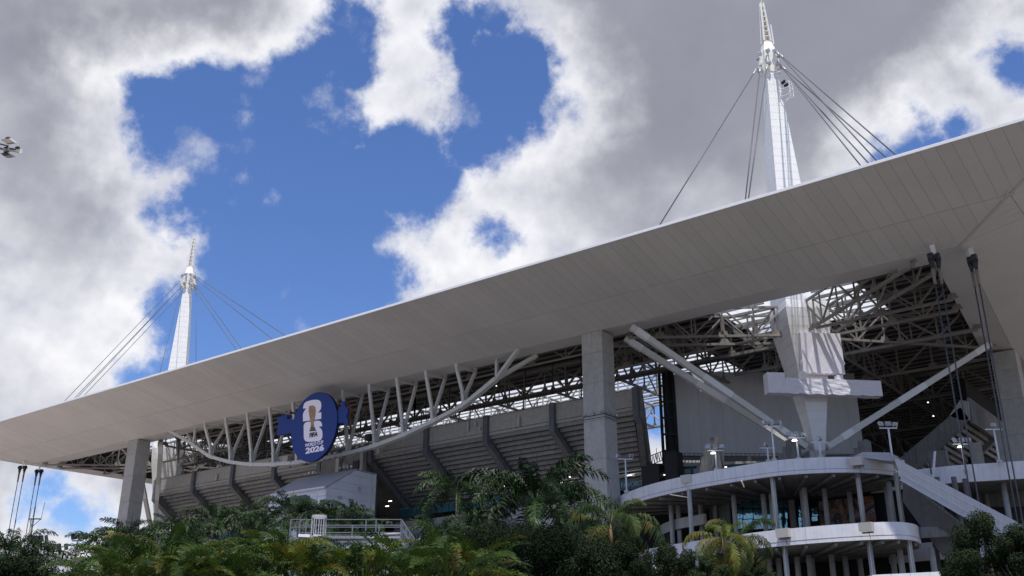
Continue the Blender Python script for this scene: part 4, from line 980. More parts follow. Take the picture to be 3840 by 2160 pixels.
# colourful mural, heavily shaded
mu = bpy.data.materials.new('mural_paint'); mu.use_nodes = True; n_m = mu.node_tree; bb = n_m.nodes['Principled BSDF']
ge = n_m.nodes.new('ShaderNodeNewGeometry'); nz_ = n_m.nodes.new('ShaderNodeTexNoise'); nz_.inputs['Scale'].default_value = .5; nz_.inputs['Detail'].default_value = 3; nz_.inputs['Distortion'].default_value = 2.5
n_m.links.new(ge.outputs['Position'], nz_.inputs['Vector']); cr_ = n_m.nodes.new('ShaderNodeValToRGB'); n_m.links.new(nz_.outputs['Fac'], cr_.inputs[0])
els = cr_.color_ramp.elements; els[0].position = .35; els[0].color = (.01, .02, .06, 1); els[1].position = .7; els[1].color = (.25, .03, .02, 1)
for p_, c_ in ((.45, (.02, .02, .03)), (.52, (.35, .12, .02)), (.58, (.02, .06, .14)), (.64, (.3, .28, .27))): e_ = els.new(p_); e_.color = (*c_, 1)
n_m.links.new(cr_.outputs[0], bb.inputs['Base Color']); MT['mural_paint'] = mu
a, b = P(3066, 1880, 123.5), P(3290, 1990, 123.5); MB().box((a.x, 123.5, b.z-.6), (b.x, 123.7, a.z)).build('mural', 'mural_paint', fac)
# left teal band seen through the void
a, b = P(2555, 1940, 122.5), P(2640, 1958, 122.5); MB().box((a.x, 122.5, b.z), (b.x, 122.8, a.z)).build('teal_band', 'teal_band', fac)
# utility boxes hung on the parapets
for (px_, py_, w_, h_, Y, lab) in ((2577, 1796, 1.4, 1.0, 109.9, 'beige utility box on the upper ramp parapet, leftmost of the row'), (3214, 1730, 1.35, .95, 110.6, 'beige utility box on the upper ramp parapet left of the escalator'),
        (3371, 1741, 1.0, .9, 113.8, 'beige utility box at the right end of the upper ramp parapet'), (2937, 1999, 1.45, 1.0, 105.2, 'beige utility box on the lower ramp parapet below the glazing'),
        (3248, 1976, 1.35, .95, 104.9, 'beige utility box on the lower ramp parapet near its right end')):
    c = P(px_, py_, Y-.35); t_ = thing('utility_box', lab, 'utility box', c, 'utility boxes on the ramp parapets')
    MB().prism([c+Vector((-w_/2, -.35, -h_/2)), c+Vector((-w_/2, -.45, h_/2*.9)), c+Vector((-w_/2, .5, h_/2)), c+Vector((-w_/2, .5, -h_/2*.8))], (w_, 0, 0)).build('cover', 'box_beige', t_)
    MB().beam(c+Vector((.2, -.1, -h_/2)), c+Vector((.2, .35, -h_/2-.7)), .04).build('cable', 'steel_dark', t_)
    MB().box(c+Vector((-w_/2+.1, .2, -h_/2-.14)), c+Vector((w_/2-.1, .5, -h_/2+.02))).build('bracket', 'steel_beige', t_)
# right-hand ring of the other ramp
rr2 = thing('rear_ramp', 'white curved parapet of a second ramp behind the escalator at right', 'ramp', (-25, 126, 0))
pr2 = smooth_path([(-41, 125), (-36.5, 123.6), (-34.2, 122.96), (-32, 122.9), (-29.6, 123.1), (-26.9, 124), (-23.1, 125), (-18, 127.2), (-12, 131)], 3)
for top in (24.0, 15.5):
    for i in range(0, len(pr2)-1, 4):
        seg = pr2[i:i+5]; vs = []
        for p in seg: vs += [Vector((p.x, p.y, top-2.0)), Vector((p.x, p.y, top)), Vector((p.x-.1, p.y+.3, top)), Vector((p.x-.1, p.y+.3, top-2.0))]
        MB().add(vs, [(k*4+a, k*4+(a+1) % 4, (k+1)*4+(a+1) % 4, (k+1)*4+a) for k in range(len(seg)-1) for a in range(4)]).build('parapet', 'concrete_light', rr2)
    MB().prism([Vector((p.x, p.y+.15, top-1.95)) for p in pr2]+[Vector((-8, 150, top-1.95)), Vector((-45, 150, top-1.95))], (0, 0, .3)).build('deck_slab', 'concrete_stand', rr2)
for (px_, py_, Y) in ((3768, 1850, 127), (3640, 1900, 129), (3700, 1880, 134), (3480, 1900, 130)):
    p = P(px_, py_, Y); MB().tube((p.x, p.y, 0), (p.x, p.y, 22.2), .34, .32, n=14).build('round_column', 'concrete', rr2, smooth=True)
MB().box((-40, 140, 0), (0, 141, 21.8)).build('rear_wall', 'concrete_dim', rr2)
MB().prism([P(3660, 1900, 134), P(3860, 1900, 134), P(3860, 1830, 134), P(3660, 1830, 134)], (0, .3, 0)).build('side_wall', 'concrete_stand', rr2)
# right stand end, raker and stepped underside, seen against the dark roof
rs = thing('end_stand', 'shaded end of the upper stand at right with sloping raker and stepped underside', 'grandstand', (-35, 158, 0))
YR = 158.0
a, b, c_, d_ = P(3370, 1722, YR), P(3601, 1527, YR), P(3633, 1568, YR), P(3400, 1790, YR)
MB().prism([a, b, c_, d_], (0, 1.5, 0)).build('raker_beam', 'concrete_stand', rs)
MB().prism([P(3560, 1558, YR), P(3560+40, 1500, YR), P(3632, 1505, YR), P(3636, 1575, YR), P(3600, 1575, YR)], (0, 1.2, 0)).build('raker_head', 'concrete', rs)
du = (c_-d_)
for k in range(14):
    t_ = k/14; p = lerp(c_, d_, t_)+Vector((0, 1.5, 0))
    MB().box((p.x-.3, p.y, p.z-.55), (p.x, p.y+60, p.z+.1)).build('tread_beam', 'concrete_tread', rs)
    MB().box((p.x-.85, p.y, p.z-.1), (p.x-.3, p.y+60, p.z+.05)).build('tread_slab', 'concrete_stand', rs)
MB().box((c_.x+.1, YR+.3, c_.z-.8), (c_.x+.5, YR+60, c_.z+3.2)).build('fascia_panel', 'concrete_stand', rs)
for k in range(4):
    yy = YR+14*(k+1); off = Vector((.3, yy-YR, -.2)); MB().prism([a+off, b+off, c_+off+Vector((.3, 0, -.6)), d_+off+Vector((.3, 0, -.8))], (0, 1.1, 0)).build('raker_beam', 'concrete_stand', rs)
for X in (-37, -33): MB().box((X, YR+3, 0), (X+1.5, YR+4.5, 34)).build('stand_column', 'concrete', rs)
p = P(3515, 1720, 150); MB().box((p.x-1.3, 150, 20), (p.x+1.3, 151, P(3515, 1690, 150).z)).build('pier', 'concrete_stand', rs)
# far stands close the view under the roof
fs_ = thing('far_stand', 'dark far side stands under the roof beyond the pitch', 'grandstand', (-60, 250, 0))
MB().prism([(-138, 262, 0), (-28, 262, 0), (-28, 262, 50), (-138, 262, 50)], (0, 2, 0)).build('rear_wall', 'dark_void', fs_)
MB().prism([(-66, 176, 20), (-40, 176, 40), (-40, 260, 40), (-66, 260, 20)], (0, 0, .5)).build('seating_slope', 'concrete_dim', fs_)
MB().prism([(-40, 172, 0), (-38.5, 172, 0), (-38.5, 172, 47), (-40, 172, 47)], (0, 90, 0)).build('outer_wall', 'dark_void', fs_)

# ------------------------------------------------------------------ escalator enclosure
es = thing('escalator_enclosure', 'long pale grey escalator enclosure sloping down to the right edge', 'escalator', (-25, 109, 0))
YS = 109.2
tl, tr = P(3352, 1716, YS), P(3870, 1988, YS); bl2, br = P(3378, 1792, YS), P(3870, 2076, YS)
NS = 26
for i in range(NS):
    t0, t1 = i/NS+.0004, (i+1)/NS-.0004
    MB().prism([lerp(tl, tr, t0), lerp(tl, tr, t1), lerp(bl2, br, t1), lerp(bl2, br, t0)], (0, 2.6, 0)).build('side_panel', 'escalator_panel', es)
for u in (.30, .74):
    a, b = lerp(tl, bl2, u), lerp(tr, br, u); MB().beam(a-Vector((0, .04, 0)), b-Vector((0, .04, 0)), .08, .10).build('trim_rail', 'steel_white', es)
MB().beam(bl2-Vector((0, .06, .12)), br-Vector((0, .06, .12)), .12, .34).build('bottom_rail', 'roof_metal', es)
MB().prism([P(3200, 1712, 112), P(3235, 1695, 112), P(3335, 1697, 112), P(3352, 1716, 110), P(3350, 1730, 110)], (0, 3, 0)).build('landing_hood', 'roof_metal', es)
es2 = thing('escalator_flight', 'dark escalator flight and soffit under the pale enclosure', 'escalator', (-30, 116, 0))
a, b, c_, d_ = P(3385, 1800, 114), P(3650, 2005, 114), P(3640, 2060, 114), P(3385, 1880, 114)
MB().prism([a, b, c_+Vector((-3, 0, -.4)), d_], (0, 3.2, 0)).build('flight_truss', 'concrete_dim', es2)
hr = MB()
for o in (0, .9):
    hr.beam(a+Vector((0, -.1, 1.0+o)), b+Vector((0, -.1, 1.0+o)), .07)
for k in range(24): p = lerp(a, b, k/23); hr.beam(p+Vector((0, -.1, .1)), p+Vector((0, -.1, 1.9)), .05)
hr.build('handrail', 'steel_dark', es2)
for (px_, py_, Y) in ((3480, 1860, 118), (3530, 1900, 118), (3600, 1940, 119), (3640, 1930, 121)):
    p = P(px_, py_, Y); MB().tube((p.x, p.y, 0), (p.x, p.y, 22), .3, n=12).build('round_column', 'concrete_dim', es2, smooth=True)
a, b = P(3405, 1985, 112), P(3580, 2010, 112); MB().prism([P(3408, 1978, 112), P(3510, 1975, 112), P(3575, 2010, 112), P(3408, 2020, 112)], (0, .4, 0)).build('landing_wall', 'concrete_stand', es2)
# fence posts at the landing
fp = thing('landing_fence', 'row of thin dark fence posts on the landing behind the escalator', 'fence', P(3400, 1715, 118))
for x_, y_ in ((3293, 1712), (3318, 1705), (3342, 1700), (3396, 1712), (3436, 1705), (3488, 1745)):
    c = P(x_, y_, 118); MB().beam(c-Vector((0, 0, 1.0)), c+Vector((0, 0, .55)), .13).build('post', 'steel_dark', fp)

# ------------------------------------------------------------------ floodlight poles on the ramps
def flood_pole(px_, ptop, pbot, Y, heads, label, glow=False, bx=None):
    b = P(px_ if bx is None else bx, pbot, Y); top = P(px_, ptop, Y); H = top.z-b.z
    t = thing('floodlight_pole', label, 'floodlight', b, 'floodlight poles on the ramps')
    MB().tube(b-Vector((0, 0, .4)), (b.x, b.y, top.z), .12, .10, n=8).build('pole', 'pole_white', t, smooth=True)
    MB().box(b+Vector((-.25, -.25, -.05)), b+Vector((.25, .25, .2))).build('base_box', 'box_beige', t)
    ax = Vector((.79, .61, 0)); tp = Vector((b.x, b.y, top.z)); w = 1.0
    MB().beam(tp-ax*w, tp+ax*w, .14, .12).build('crossarm', 'pole_white', t)
    for k in range(heads):
        u = -w+.15+k*(2*w-.3)/max(1, heads-1) if heads > 1 else 0
        c = tp+ax*u+Vector((0, 0, .42)); d = Vector((.61, -.79, 0))*random.choice((-1, 1))+ax*random.uniform(-1, 1)+Vector((0, 0, -.5))
        m_ = MB(); lamp_head(m_, c, d, .6, .48, .26); hd = m_.build('lamp_head', 'lamp_metal', t)
        MB().beam(tp+ax*u, c-Vector((0, 0, .1)), .07).build('yoke', 'steel_dark', hd)
    if glow:
        c = tp-ax*.3+Vector((.2, -.4, -.45)); MB().tube(c, c+Vector((0, 0, .16)), .34, .2, n=14).build('lit_lamp', 'lamp_glow', t)
flood_pole(2342, 1722, 1845, 113.8, 2, 'floodlight pole on the ramp right beside the tall concrete column', bx=2350)
flood_pole(2680, 1690, 1762, 109.0, 3, 'floodlight pole in front of the grey board, second from left', True, 2688)
flood_pole(2890, 1600, 1727, 108.2, 4, 'tallest floodlight pole with several lamp heads in front of the grey board', bx=2905)
flood_pole(2985, 1642, 1722, 111.5, 3, 'floodlight pole with a lit lamp close to the mast foot', True, 2995)
flood_pole(3065, 1660, 1715, 113, 1, 'slim pole with a side lamp just left of the mast foot', False, 3078)
flood_pole(3328, 1606, 1722, 112, 3, 'floodlight pole at the right end of the upper ramp', bx=3347)
flood_pole(3610, 1665, 1768, 122.5, 3, 'floodlight pole behind the tie down cables on the rear ramp', True, 3622)
flood_pole(3728, 1610, 1732, 123.8, 1, 'floodlight pole with white base at the right on the rear ramp', bx=3748)
flood_pole(2880, 1680, 1730, 116, 1, 'short pole behind the tallest floodlight pole', False, 2882)
MB().tube(P(3480, 1750, 122)-Vector((0, 0, 3)), P(3506, 1692, 122), .14, n=8).build('post', 'pole_white', rr2)

# ------------------------------------------------------------------ white clad tower with gable
wt = thing('white_tower', 'white panel clad tower with grey pitched metal roof in front of the stand', 'building', (-132, 116, 0))
x0, x1, ya, yr, yb, ze, zr, zk = -139.3, -125.1, 110.0, 116.4, 121.1, 29.6, 33.4, 33.3
for i in range(22):
    z0 = i*1.35; z1 = min(z0+1.31, ze)
    if z1 > z0: MB().box((x0, ya, z0), (x1, ya+.3, z1)).build('wall_panel', 'cladding_white', wt)
for i in range(25):
    z0 = i*1.35; z1 = z0+1.32
    if z0 >= zr: break
    if z1 <= ze: poly_ = [(x1, ya+.02, z0), (x1, yb, z0), (x1, yb, z1), (x1, ya+.02, z1)]
    else:
        yl = lambda z: ya+max(0, (z-ze)/(zr-ze))*(yr-ya)
        poly_ = [(x1, yl(z0)+.02, z0), (x1, yb, z0), (x1, yb, min(z1, zk)), (x1, yl(min(z1, zr)), min(z1, zr))]
    MB().prism(poly_, (.3, 0, 0)).build('wall_panel', 'cladding_white', wt)
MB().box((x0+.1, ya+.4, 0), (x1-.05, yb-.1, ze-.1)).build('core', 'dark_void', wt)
MB().box((x1+.3, yb-.15, 0), (x1+.45, yb+.1, zk+.1)).build('corner_trim', 'steel_white', wt)
for i in range(18):
    xa = x0-.4+i*(x1-x0+.8)/18; xb = x0-.4+(i+1)*(x1-x0+.8)/18
    MB().prism([(xa+.02, ya-.4, ze-.1), (xb-.02, ya-.4, ze-.1), (xb-.02, yr, zr+.12), (xa+.02, yr, zr+.12)], (0, 0, .12)).build('roof_sheet', 'roof_metal', wt)
MB().prism([(x0-.4, yr, zr+.1), (x1+.4, yr, zr+.1), (x1+.4, yb+.2, zk+.1), (x0-.4, yb+.2, zk+.1)], (0, 0, .12)).build('roof_sheet', 'roof_metal', wt)
MB().beam((x0-.4, ya-.42, ze+.05), (x1+.4, ya-.42, ze+.05), .16, .3).build('gutter', 'cladding_white', wt)
for (a_, b_) in (((1068, 1867), (1148, 1900)), ((1150, 1860), (1160, 1895)), ((1200, 1875), (1216, 1900))):
    p, q_ = P(*a_, ya-.02), P(*b_, ya-.02); MB().box((p.x, ya-.04, q_.z-1), (q_.x, ya-.01, p.z)).build('window', 'dark_glass', wt)
a, b = PX(1228, 1888, x1+.33), PX(1248, 1925, x1+.33); w_ = MB().box((x1+.31, a.y, b.z), (x1+.36, b.y, a.z)).build('window', 'dark_glass', wt)
fm = MB().beam((x1+.38, (a.y+b.y)/2, b.z), (x1+.38, (a.y+b.y)/2, a.z), .1); fm.beam((x1+.38, a.y, (a.z+b.z)/2), (x1+.38, b.y, (a.z+b.z)/2), .1); fm.build('frame', 'steel_white', w_)
for X in (x1+.36,):
    MB().tube((X+.1, yb-1.2, 0), (X+.1, yb-1.2, zk-.6), .09, n=8).build('downpipe', 'steel_white', wt)
for (y_, z_, w_, h_) in ((113.2, 28.4, .9, .6), (117.5, 30.4, .8, .8)):
    v_ = MB()
    for k in range(5): v_.box((x1+.31, y_-w_/2, z_-h_/2+k*h_/5), (x1+.37, y_+w_/2, z_-h_/2+k*h_/5+.06))
    v_.build('louvre', 'roof_metal', wt)
# low lean-to roof right of the tower
lt = thing('lean_to_roof', 'low grey ribbed metal roof to the right of the white tower', 'roof', (-118, 124, 0))
for i in range(26):
    xa = -124.6+i*.95; MB().prism([(xa, 122, 21.6), (xa+.9, 122, 21.6), (xa+.9, 130, 24.6), (xa, 130, 24.6)], (0, 0, .12)).build('roof_sheet', 'roof_metal', lt)
MB().box((-124.6, 122.3, 10), (-100, 122.6, 21.6)).build('wall', 'cladding_white', lt)
MB().beam((-124.6, 121.95, 21.7), (-100, 121.95, 21.7), .18, .25).build('gutter', 'lip_white', lt)

# ------------------------------------------------------------------ container platform with railings
pf = thing('roof_platform', 'grey container with galvanised railings and caged ladder above the palms', 'platform', PD(1300, 2100, 58))
pf.location.z = 0; ORG[pf.name] = Vector(pf.location)
ctr = PD(1300, 2012, 58); zt = ctr.z; rv = RT.copy(); fwv = Vector((-cos(HEAD), sin(HEAD), 0))
def PL(x_, y_, d_=0):      # on the vertical plane facing the road, d_ metres behind it
    v = ray(x_, y_); p0 = ctr+fwv*d_; k = (p0-CAM).dot(fwv)/v.dot(fwv); return CAM+v*k
L0, L1 = PL(1210, 2018), PL(1503, 2012)
L0.z = L1.z = zt
nP = 5
for i in range(nP):
    a, b = lerp(L0, L1, i/nP+.003), lerp(L0, L1, (i+1)/nP-.003)
    w_ = MB().prism([Vector((a.x, a.y, 0)), Vector((b.x, b.y, 0)), b, a], fwv*2.4).build('wall_panel', 'container_grey', pf)
fm = MB()
for (x_, y0, y1) in ((1249, 2018, 2080), (1256, 2034, 2058), (1325, 2034, 2080), (1376, 2016, 2085), (1340, 2066, 2095)):
    a, b = PL(x_, y0), PL(x_, y1); fm.beam(a-fwv*.04, b-fwv*.04, .07)
for (x0_, x1_, y_) in ((1249, 1376, 2034), (1205, 1376, 2058), (1260, 1340, 2065), (1205, 1500, 2019)):
    a, b = PL(x0_, y_), PL(x1_, y_); b.z = a.z; fm.beam(a-fwv*.05, b-fwv*.05, .06)
fm.build('wall_frame', 'galvanised', pf)
MB().box((0,0,0),(0,0,0)) if 0 else None
M0 = PL(1086, 2018); M0.z = zt
MB().prism([M0-Vector((0,0,.25)), L1-Vector((0,0,.25)), L1+fwv*2.4-Vector((0,0,.25)), M0+fwv*2.4-Vector((0,0,.25))], (0, 0, .22)).build('deck', 'galvanised', pf)
def rail(pts, posts, top=1.12, r=.032):
    m_ = MB()
    for h_ in (top, top*.55, .08):
        for a, b in zip(pts, pts[1:]): m_.beam(a+Vector((0, 0, h_)), b+Vector((0, 0, h_)), r*1.2)
    ro = m_.build('rail', 'galvanised', pf)
    for p in posts: MB().beam(p, p+Vector((0, 0, top)), r*1.7).build('rail_post', 'galvanised', pf)
hp = (PL(1086, 1948).z-zt)
q_ = [PL(x_, 2012) for x_ in (1086, 1170)]; 
for p in q_: p.z = zt
rail(q_, [q_[0], lerp(*q_, .42), lerp(*q_, .7)], hp)
q_ = [PL(x_, 2012) for x_ in (1217, 1370, 1408, 1503)]
for p in q_: p.z = zt
rail([q_[0], q_[-1]], q_, hp)
q2 = [M0+fwv*2.4, L1+fwv*2.4]; rail(q2, [q2[0], lerp(*q2, .25), lerp(*q2, .5), lerp(*q2, .75), q2[1]], hp); rail([M0, q2[0]], [M0], hp); rail([L1, q2[1]], [L1], hp)
# stairs down right with sloping handrail
a = L1.copy(); b = PL(1566, 2040); b.z = zt-1.35
sr = MB()
for h_ in (hp, hp*.5): sr.beam(a+Vector((0,0,h_)), b+Vector((0,0,h_)), .06); sr.beam(a+fwv*.9+Vector((0,0,h_)), b+fwv*.9+Vector((0,0,h_)), .06)
for k in range(5): p = lerp(a, b, k/4); sr.beam(p, p+Vector((0,0,hp)), .06); sr.beam(p+fwv*.9, p+fwv*.9+Vector((0,0,hp)), .06)
sr.build('stair_rail', 'galvanised', pf)
st_ = MB()
for k in range(9): p = lerp(a, b, k/8); st_.box(p+Vector((-.15, 0, -.1)), p+Vector((.15, .9, -.04)))
st_.beam(a-Vector((0,0,.15)), b-Vector((0,0,.15)), .06, .22); st_.build('stair_treads', 'galvanised', pf)
# ladder cage
cgc = PL(1192, 2014); cgc.z = zt; cm = MB(); R_ = .40
for k in range(9):
    t_ = 2*pi*k/9; p = cgc+Vector((R_*cos(t_), R_*sin(t_), -.1)); cm.beam(p, p+Vector((0, 0, hp+.25)), .035)
for h_ in (-.05, hp+.15):
    for k in range(18):
        t0, t1 = 2*pi*k/18, 2*pi*(k+1)/18; cm.beam(cgc+Vector((R_*cos(t0), R_*sin(t0), h_)), cgc+Vector((R_*cos(t1), R_*sin(t1), h_)), .05, .14)
cm.build('ladder_cage', 'container_grey', pf)
a = PL(1120, 2008); MB().beam(a, PL(1163, 2010), .16, .16).build('white_pipe', 'lip_white', pf)
a = PL(1178, 2012); MB().beam(a-fwv*.1, PL(1207, 2014)-fwv*.1, .2, .2).build('white_pipe', 'lip_white', pf)
a = PL(1410, 2004, 3); MB().prism([a, PL(1500, 2000, 3), PL(1510, 1994, 3), PL(1500, 1996, 3)], fwv*.5).build('white_duct', 'lip_white', pf)
# low rail left
lr = thing('low_railing', 'low galvanised railing showing through the areca palms at left', 'railing', PD(1000, 2040, 56)); lr.location.z = 0; ORG[lr.name] = Vector(lr.location)
a, b = PD(944, 2024, 56), PD(1020, 2021, 56); m_ = MB().beam(a, b, .06)
m_.build('rail', 'galvanised', lr)
for p in (a, lerp(a, b, .5), b): MB().beam(Vector((p.x, p.y, 0)), p, .06).build('rail_post', 'galvanised', lr)

# ------------------------------------------------------------------ small things
yb_ = PD(1383, 2142, 40)
yh = thing('yellow_hood', 'bright yellow plastic machine hood poking out of the hedge at the bottom', 'machine', (yb_.x, yb_.y, 0))
rv2 = RT
pts = [yb_-rv2*.17-Vector((0, 0, .5)), yb_+rv2*.13-Vector((0, 0, .5)), yb_+rv2*.20-Vector((0, 0, .12)), yb_+rv2*.19+Vector((0, 0, .02)), yb_+rv2*.1+Vector((0, 0, .06)), yb_-rv2*.14+Vector((0, 0, .04)), yb_-rv2*.19-Vector((0, 0, .05))]
MB().prism(pts, fwv*.35).build('hood', 'yellow_plastic', yh)
MB().prism([yb_-rv2*.1-Vector((0, 0, .08)), yb_+rv2*.1-Vector((0, 0, .03)), yb_+rv2*.1-Vector((0, 0, .1)), yb_-rv2*.1-Vector((0, 0, .15))], -fwv*.02).build('decal', 'steel_white', yh)
MB().beam((yb_.x+.1, yb_.y+.1, 0), yb_+fwv*.2-Vector((0, 0, .45)), .12).build('mast_post', 'steel_dark', yh)
# small lamp heads close to the bottom (street lights in the planting)
sp = PD(2468, 2110, 62)
t_ = thing('street_lamp', 'white curved street lamp head just above the bottom edge in the shrubs', 'street lamp', (sp.x+.5, sp.y, 0))
c0 = PD(2495, 2100, 62); MB().tube((c0.x, c0.y, 0), PD(2477, 2095, 62), .07, n=8).build('pole', 'pole_white', t_, smooth=True)
pa = PD(2456, 2128, 62); MB().tube(PD(2476, 2165, 62), pa, .07, .09, n=8).build('arm', 'pole_white', t_, smooth=True)
MB().tube(pa, pa+Vector((-.12, 0, .06)), .16, .1, n=10).build('lamp_head', 'pole_white', t_, smooth=True)
# white canopy roof edge at the bottom right
aw = thing('white_awning', 'white flat awning roof edge at the bottom right behind the ramp columns', 'awning', PD(3400, 2150, 80)); aw.location.z = 0; ORG[aw.name] = Vector(aw.location)
a, b = PD(3270, 2156, 80), PD(3560, 2143, 80); b.z = a.z+.1
for i in range(4): MB().prism([lerp(a, b, i/4+.002), lerp(a, b, (i+1)/4-.002), lerp(a, b, (i+1)/4-.002)-Vector((0, 0, .6)), lerp(a, b, i/4+.002)-Vector((0, 0, .6))], fwv*3).build('fascia_panel', 'lip_white', aw)
for p in (lerp(a, b, .1), lerp(a, b, .9)): MB().beam((p.x, p.y+1, 0), (p.x, p.y+1, p.z-.6), .15).build('post', 'steel_white', aw)
# stadium floodlight cluster at the left edge
fc = PD(0, 560, 62)
fl = thing('floodlight_cluster', 'cluster of grey LED floodlights on a mast top at the left edge of the sky', 'floodlight', (PD(-40, 560, 62).x, PD(-40, 560, 62).y, 0))
pl = PD(-40, 560, 62); MB().tube((pl.x, pl.y, 0), pl, .22, .14, n=10).build('pole', 'galvanised', fl, smooth=True)
MB().beam(PD(-40, 530, 62), PD(33, 548, 62), .07).build('crossarm', 'steel_dark', fl); MB().beam(PD(-40, 540, 62), PD(10, 560, 62), .09).build('crossarm', 'steel_dark', fl)
Q = lambda x_, y_, d_=62: PD(x_*160/1656, 480+y_*140/1449, d_)
for pts_, up in (([(40, 455), (345, 405), (580, 575), (290, 635)], .16), ([(360, 765), (775, 830), (745, 970), (370, 900)], .16), ([(0, 990), (260, 950), (520, 1110), (250, 1155)], .14), ([(60, 800), (200, 755), (350, 870), (150, 910)], .1)):
    f = [Q(*p, 62+(.25 if i > 1 else 0)*0) for i, p in enumerate(pts_)]
    f[0] = Q(*pts_[0], 62.5); f[1] = Q(*pts_[1], 62.5)
    f = [p.copy() for p in f]; o = MB().prism(f, fwv*.30+Vector((0, 0, up))).build('lamp_head', 'lamp_metal', fl)
    MB().prism([p-fwv*.03 for p in f], fwv*.02).build('front_glass', 'bark_dark', o)
    gl = MB()
    for k in range(5):
        t0 = (k+.25)/5; t1 = (k+.75)/5
        a, b, c_, d_ = lerp(f[0], f[1], t0), lerp(f[0], f[1], t1), lerp(f[3], f[2], t1), lerp(f[3], f[2], t0)
        gl.prism([lerp(a, d_, .12), lerp(b, c_, .12), lerp(c_, b, .12), lerp(d_, a, .12)], -fwv*.05)
    gl.build('lens_row', 'trunk_grey' , o)
    MB().tube(lerp(f[0], f[1], .5)+fwv*.3+Vector((0, 0, up)), lerp(f[0], f[1], .5)+fwv*.4+Vector((0, 0, up+.15)), .16, .10, n=8).build('heat_sink', 'steel_dark', o)
# far radio tower
rt_ = PD(98, 2100, 330); rt_.z = 0
rd = thing('radio_tower', 'slender lattice radio tower with antennas on the horizon below the left cables', 'radio tower', rt_)
H1 = PD(108, 1945, 330).z; H0 = 3; m_ = MB()
for k in range(3):
    t0 = 2*pi*k/3; d0 = Vector((cos(t0), sin(t0), 0)); m_.beam(rt_+d0*.8, Vector((rt_.x, rt_.y, H1))+d0*.45, .12)
NZ = 22
for j in range(NZ):
    za, zb = H1*j/NZ, H1*(j+1)/NZ; wa, wb = .8-.35*j/NZ, .8-.35*(j+1)/NZ
    for k in range(3):
        t0, t1 = 2*pi*k/3, 2*pi*(k+1)/3; m_.beam(rt_+Vector((cos(t0)*wa, sin(t0)*wa, za)), rt_+Vector((cos(t1)*wb, sin(t1)*wb, zb)), .07)
        m_.beam(rt_+Vector((cos(t0)*wb, sin(t0)*wb, zb)), rt_+Vector((cos(t1)*wb, sin(t1)*wb, zb)), .06)
m_.build('lattice', 'cable_steel', rd)
tp = Vector((rt_.x, rt_.y, H1)); m_ = MB(); ax = RT
m_.beam(tp-ax*1.1, tp+ax*2.4, .25, .35); m_.beam(tp+ax*2.3, tp-Vector((0, 0, 2.4)), .14); m_.beam(tp-ax*1.1, tp-Vector((0, 0, 2.4)), .14)
m_.build('head_frame', 'cable_steel', rd)
MB().tube(tp, tp+Vector((0, 0, 3.8)), .12, n=6).build('aerial', 'cable_steel', rd); sg_ = MB()
for k in range(8): sg_.tube(tp+Vector((0, 0, .5+k*.4)), tp+Vector((0, 0, .7+k*.4)), .26, n=6)
sg_.build('aerial_disc', 'cable_steel', rd)
MB().tube(tp+ax*2.35-Vector((0,0,.3)), tp+ax*2.6+Vector((0, 0, 4.8)), .08, n=6).build('aerial', 'cable_steel', rd); MB().tube(tp-ax*1.1-Vector((0,0,.4)), tp-ax*1.05+Vector((0, 0, 2.9)), .07, n=6).build('aerial', 'cable_steel', rd)
# far light poles at left
def far_pole(px_, ptop, D, heads, label, hw):
    tp = PD(px_, ptop, D); t = thing('light_pole', label, 'light pole', (tp.x, tp.y, 0), 'distant light poles at left')
    MB().tube((tp.x, tp.y, 0), tp, .16, .11, n=6).build('pole', 'galvanised', t)
    MB().beam(tp-RT*hw, tp+RT*hw, .14).build('crossarm', 'steel_dark', t)
    for k in range(heads):
        m_ = MB(); lamp_head(m_, tp+RT*(-hw+2*hw*k/max(1, heads-1))+Vector((0, 0, .5)), Vector((random.uniform(-1, 1), -1, -.3)), .9, .75, .35); m_.build('lamp_head', 'steel_dark', t)
far_pole(136, 2038, 130, 4, 'light pole with bunched lamp heads beside the left palms', .9)
far_pole(201, 2067, 140, 4, 'small light pole with crossarm standing alone at lower left', 1.3)
far_pole(291, 2028, 140, 3, 'taller slim light pole left of the palms with stacked lamps', .7)
# left elevated ramp
lrp = thing('left_ramp', 'far elevated ramp with white parapet and dark wall at lower left', 'ramp', PD(200, 2130, 150)); lrp.location.z = 0; ORG[lrp.name] = Vector(lrp.location)
def LP(x_, y_, D=150): return PD(x_, y_, D)
for (x0_, y0_, x1_, y1_) in ((130, 2119, 185, 2119), (186, 2119, 240, 2124), (241, 2124, 290, 2130)):
    a, b = LP(x0_, y0_), LP(x1_, y1_); MB().prism([a, b, b-Vector((0, 0, 1.25)), a-Vector((0, 0, 1.15))], fwv*.4).build('parapet_panel', 'concrete_light', lrp)
a, b = LP(190, 2103, 158), LP(325, 2093, 158); MB().prism([a, b, b-Vector((0, 0, 1.7)), a-Vector((0, 0, 1.2))], fwv*.5).build('dark_wall', 'concrete_dim', lrp)
a, b = LP(110, 2142, 151), LP(340, 2150, 151); MB().prism([a, b, Vector((b.x, b.y, 0)), Vector((a.x, a.y, 0))], fwv*4).build('lower_wall', 'dark_void', lrp)
for x_ in (234, 267):
    a = LP(x_, 2100, 157); MB().beam(a, a+Vector((0, 0, 1.1)), .12).build('fence_post', 'steel_dark', lrp)
a, b = LP(234, 2082, 157), LP(267, 2082, 157); fwm = MB().beam(a, b, .03); fwm.beam(a-Vector((0,0,.35)), b-Vector((0,0,.35)), .03); fwm.build('fence_wire', 'steel_dark', lrp)
c = LP(270, 2134, 149); MB().box(c-Vector((.9, .3, .45)), c+Vector((.9, .3, .45))).build('utility_box', 'box_beige', lrp)
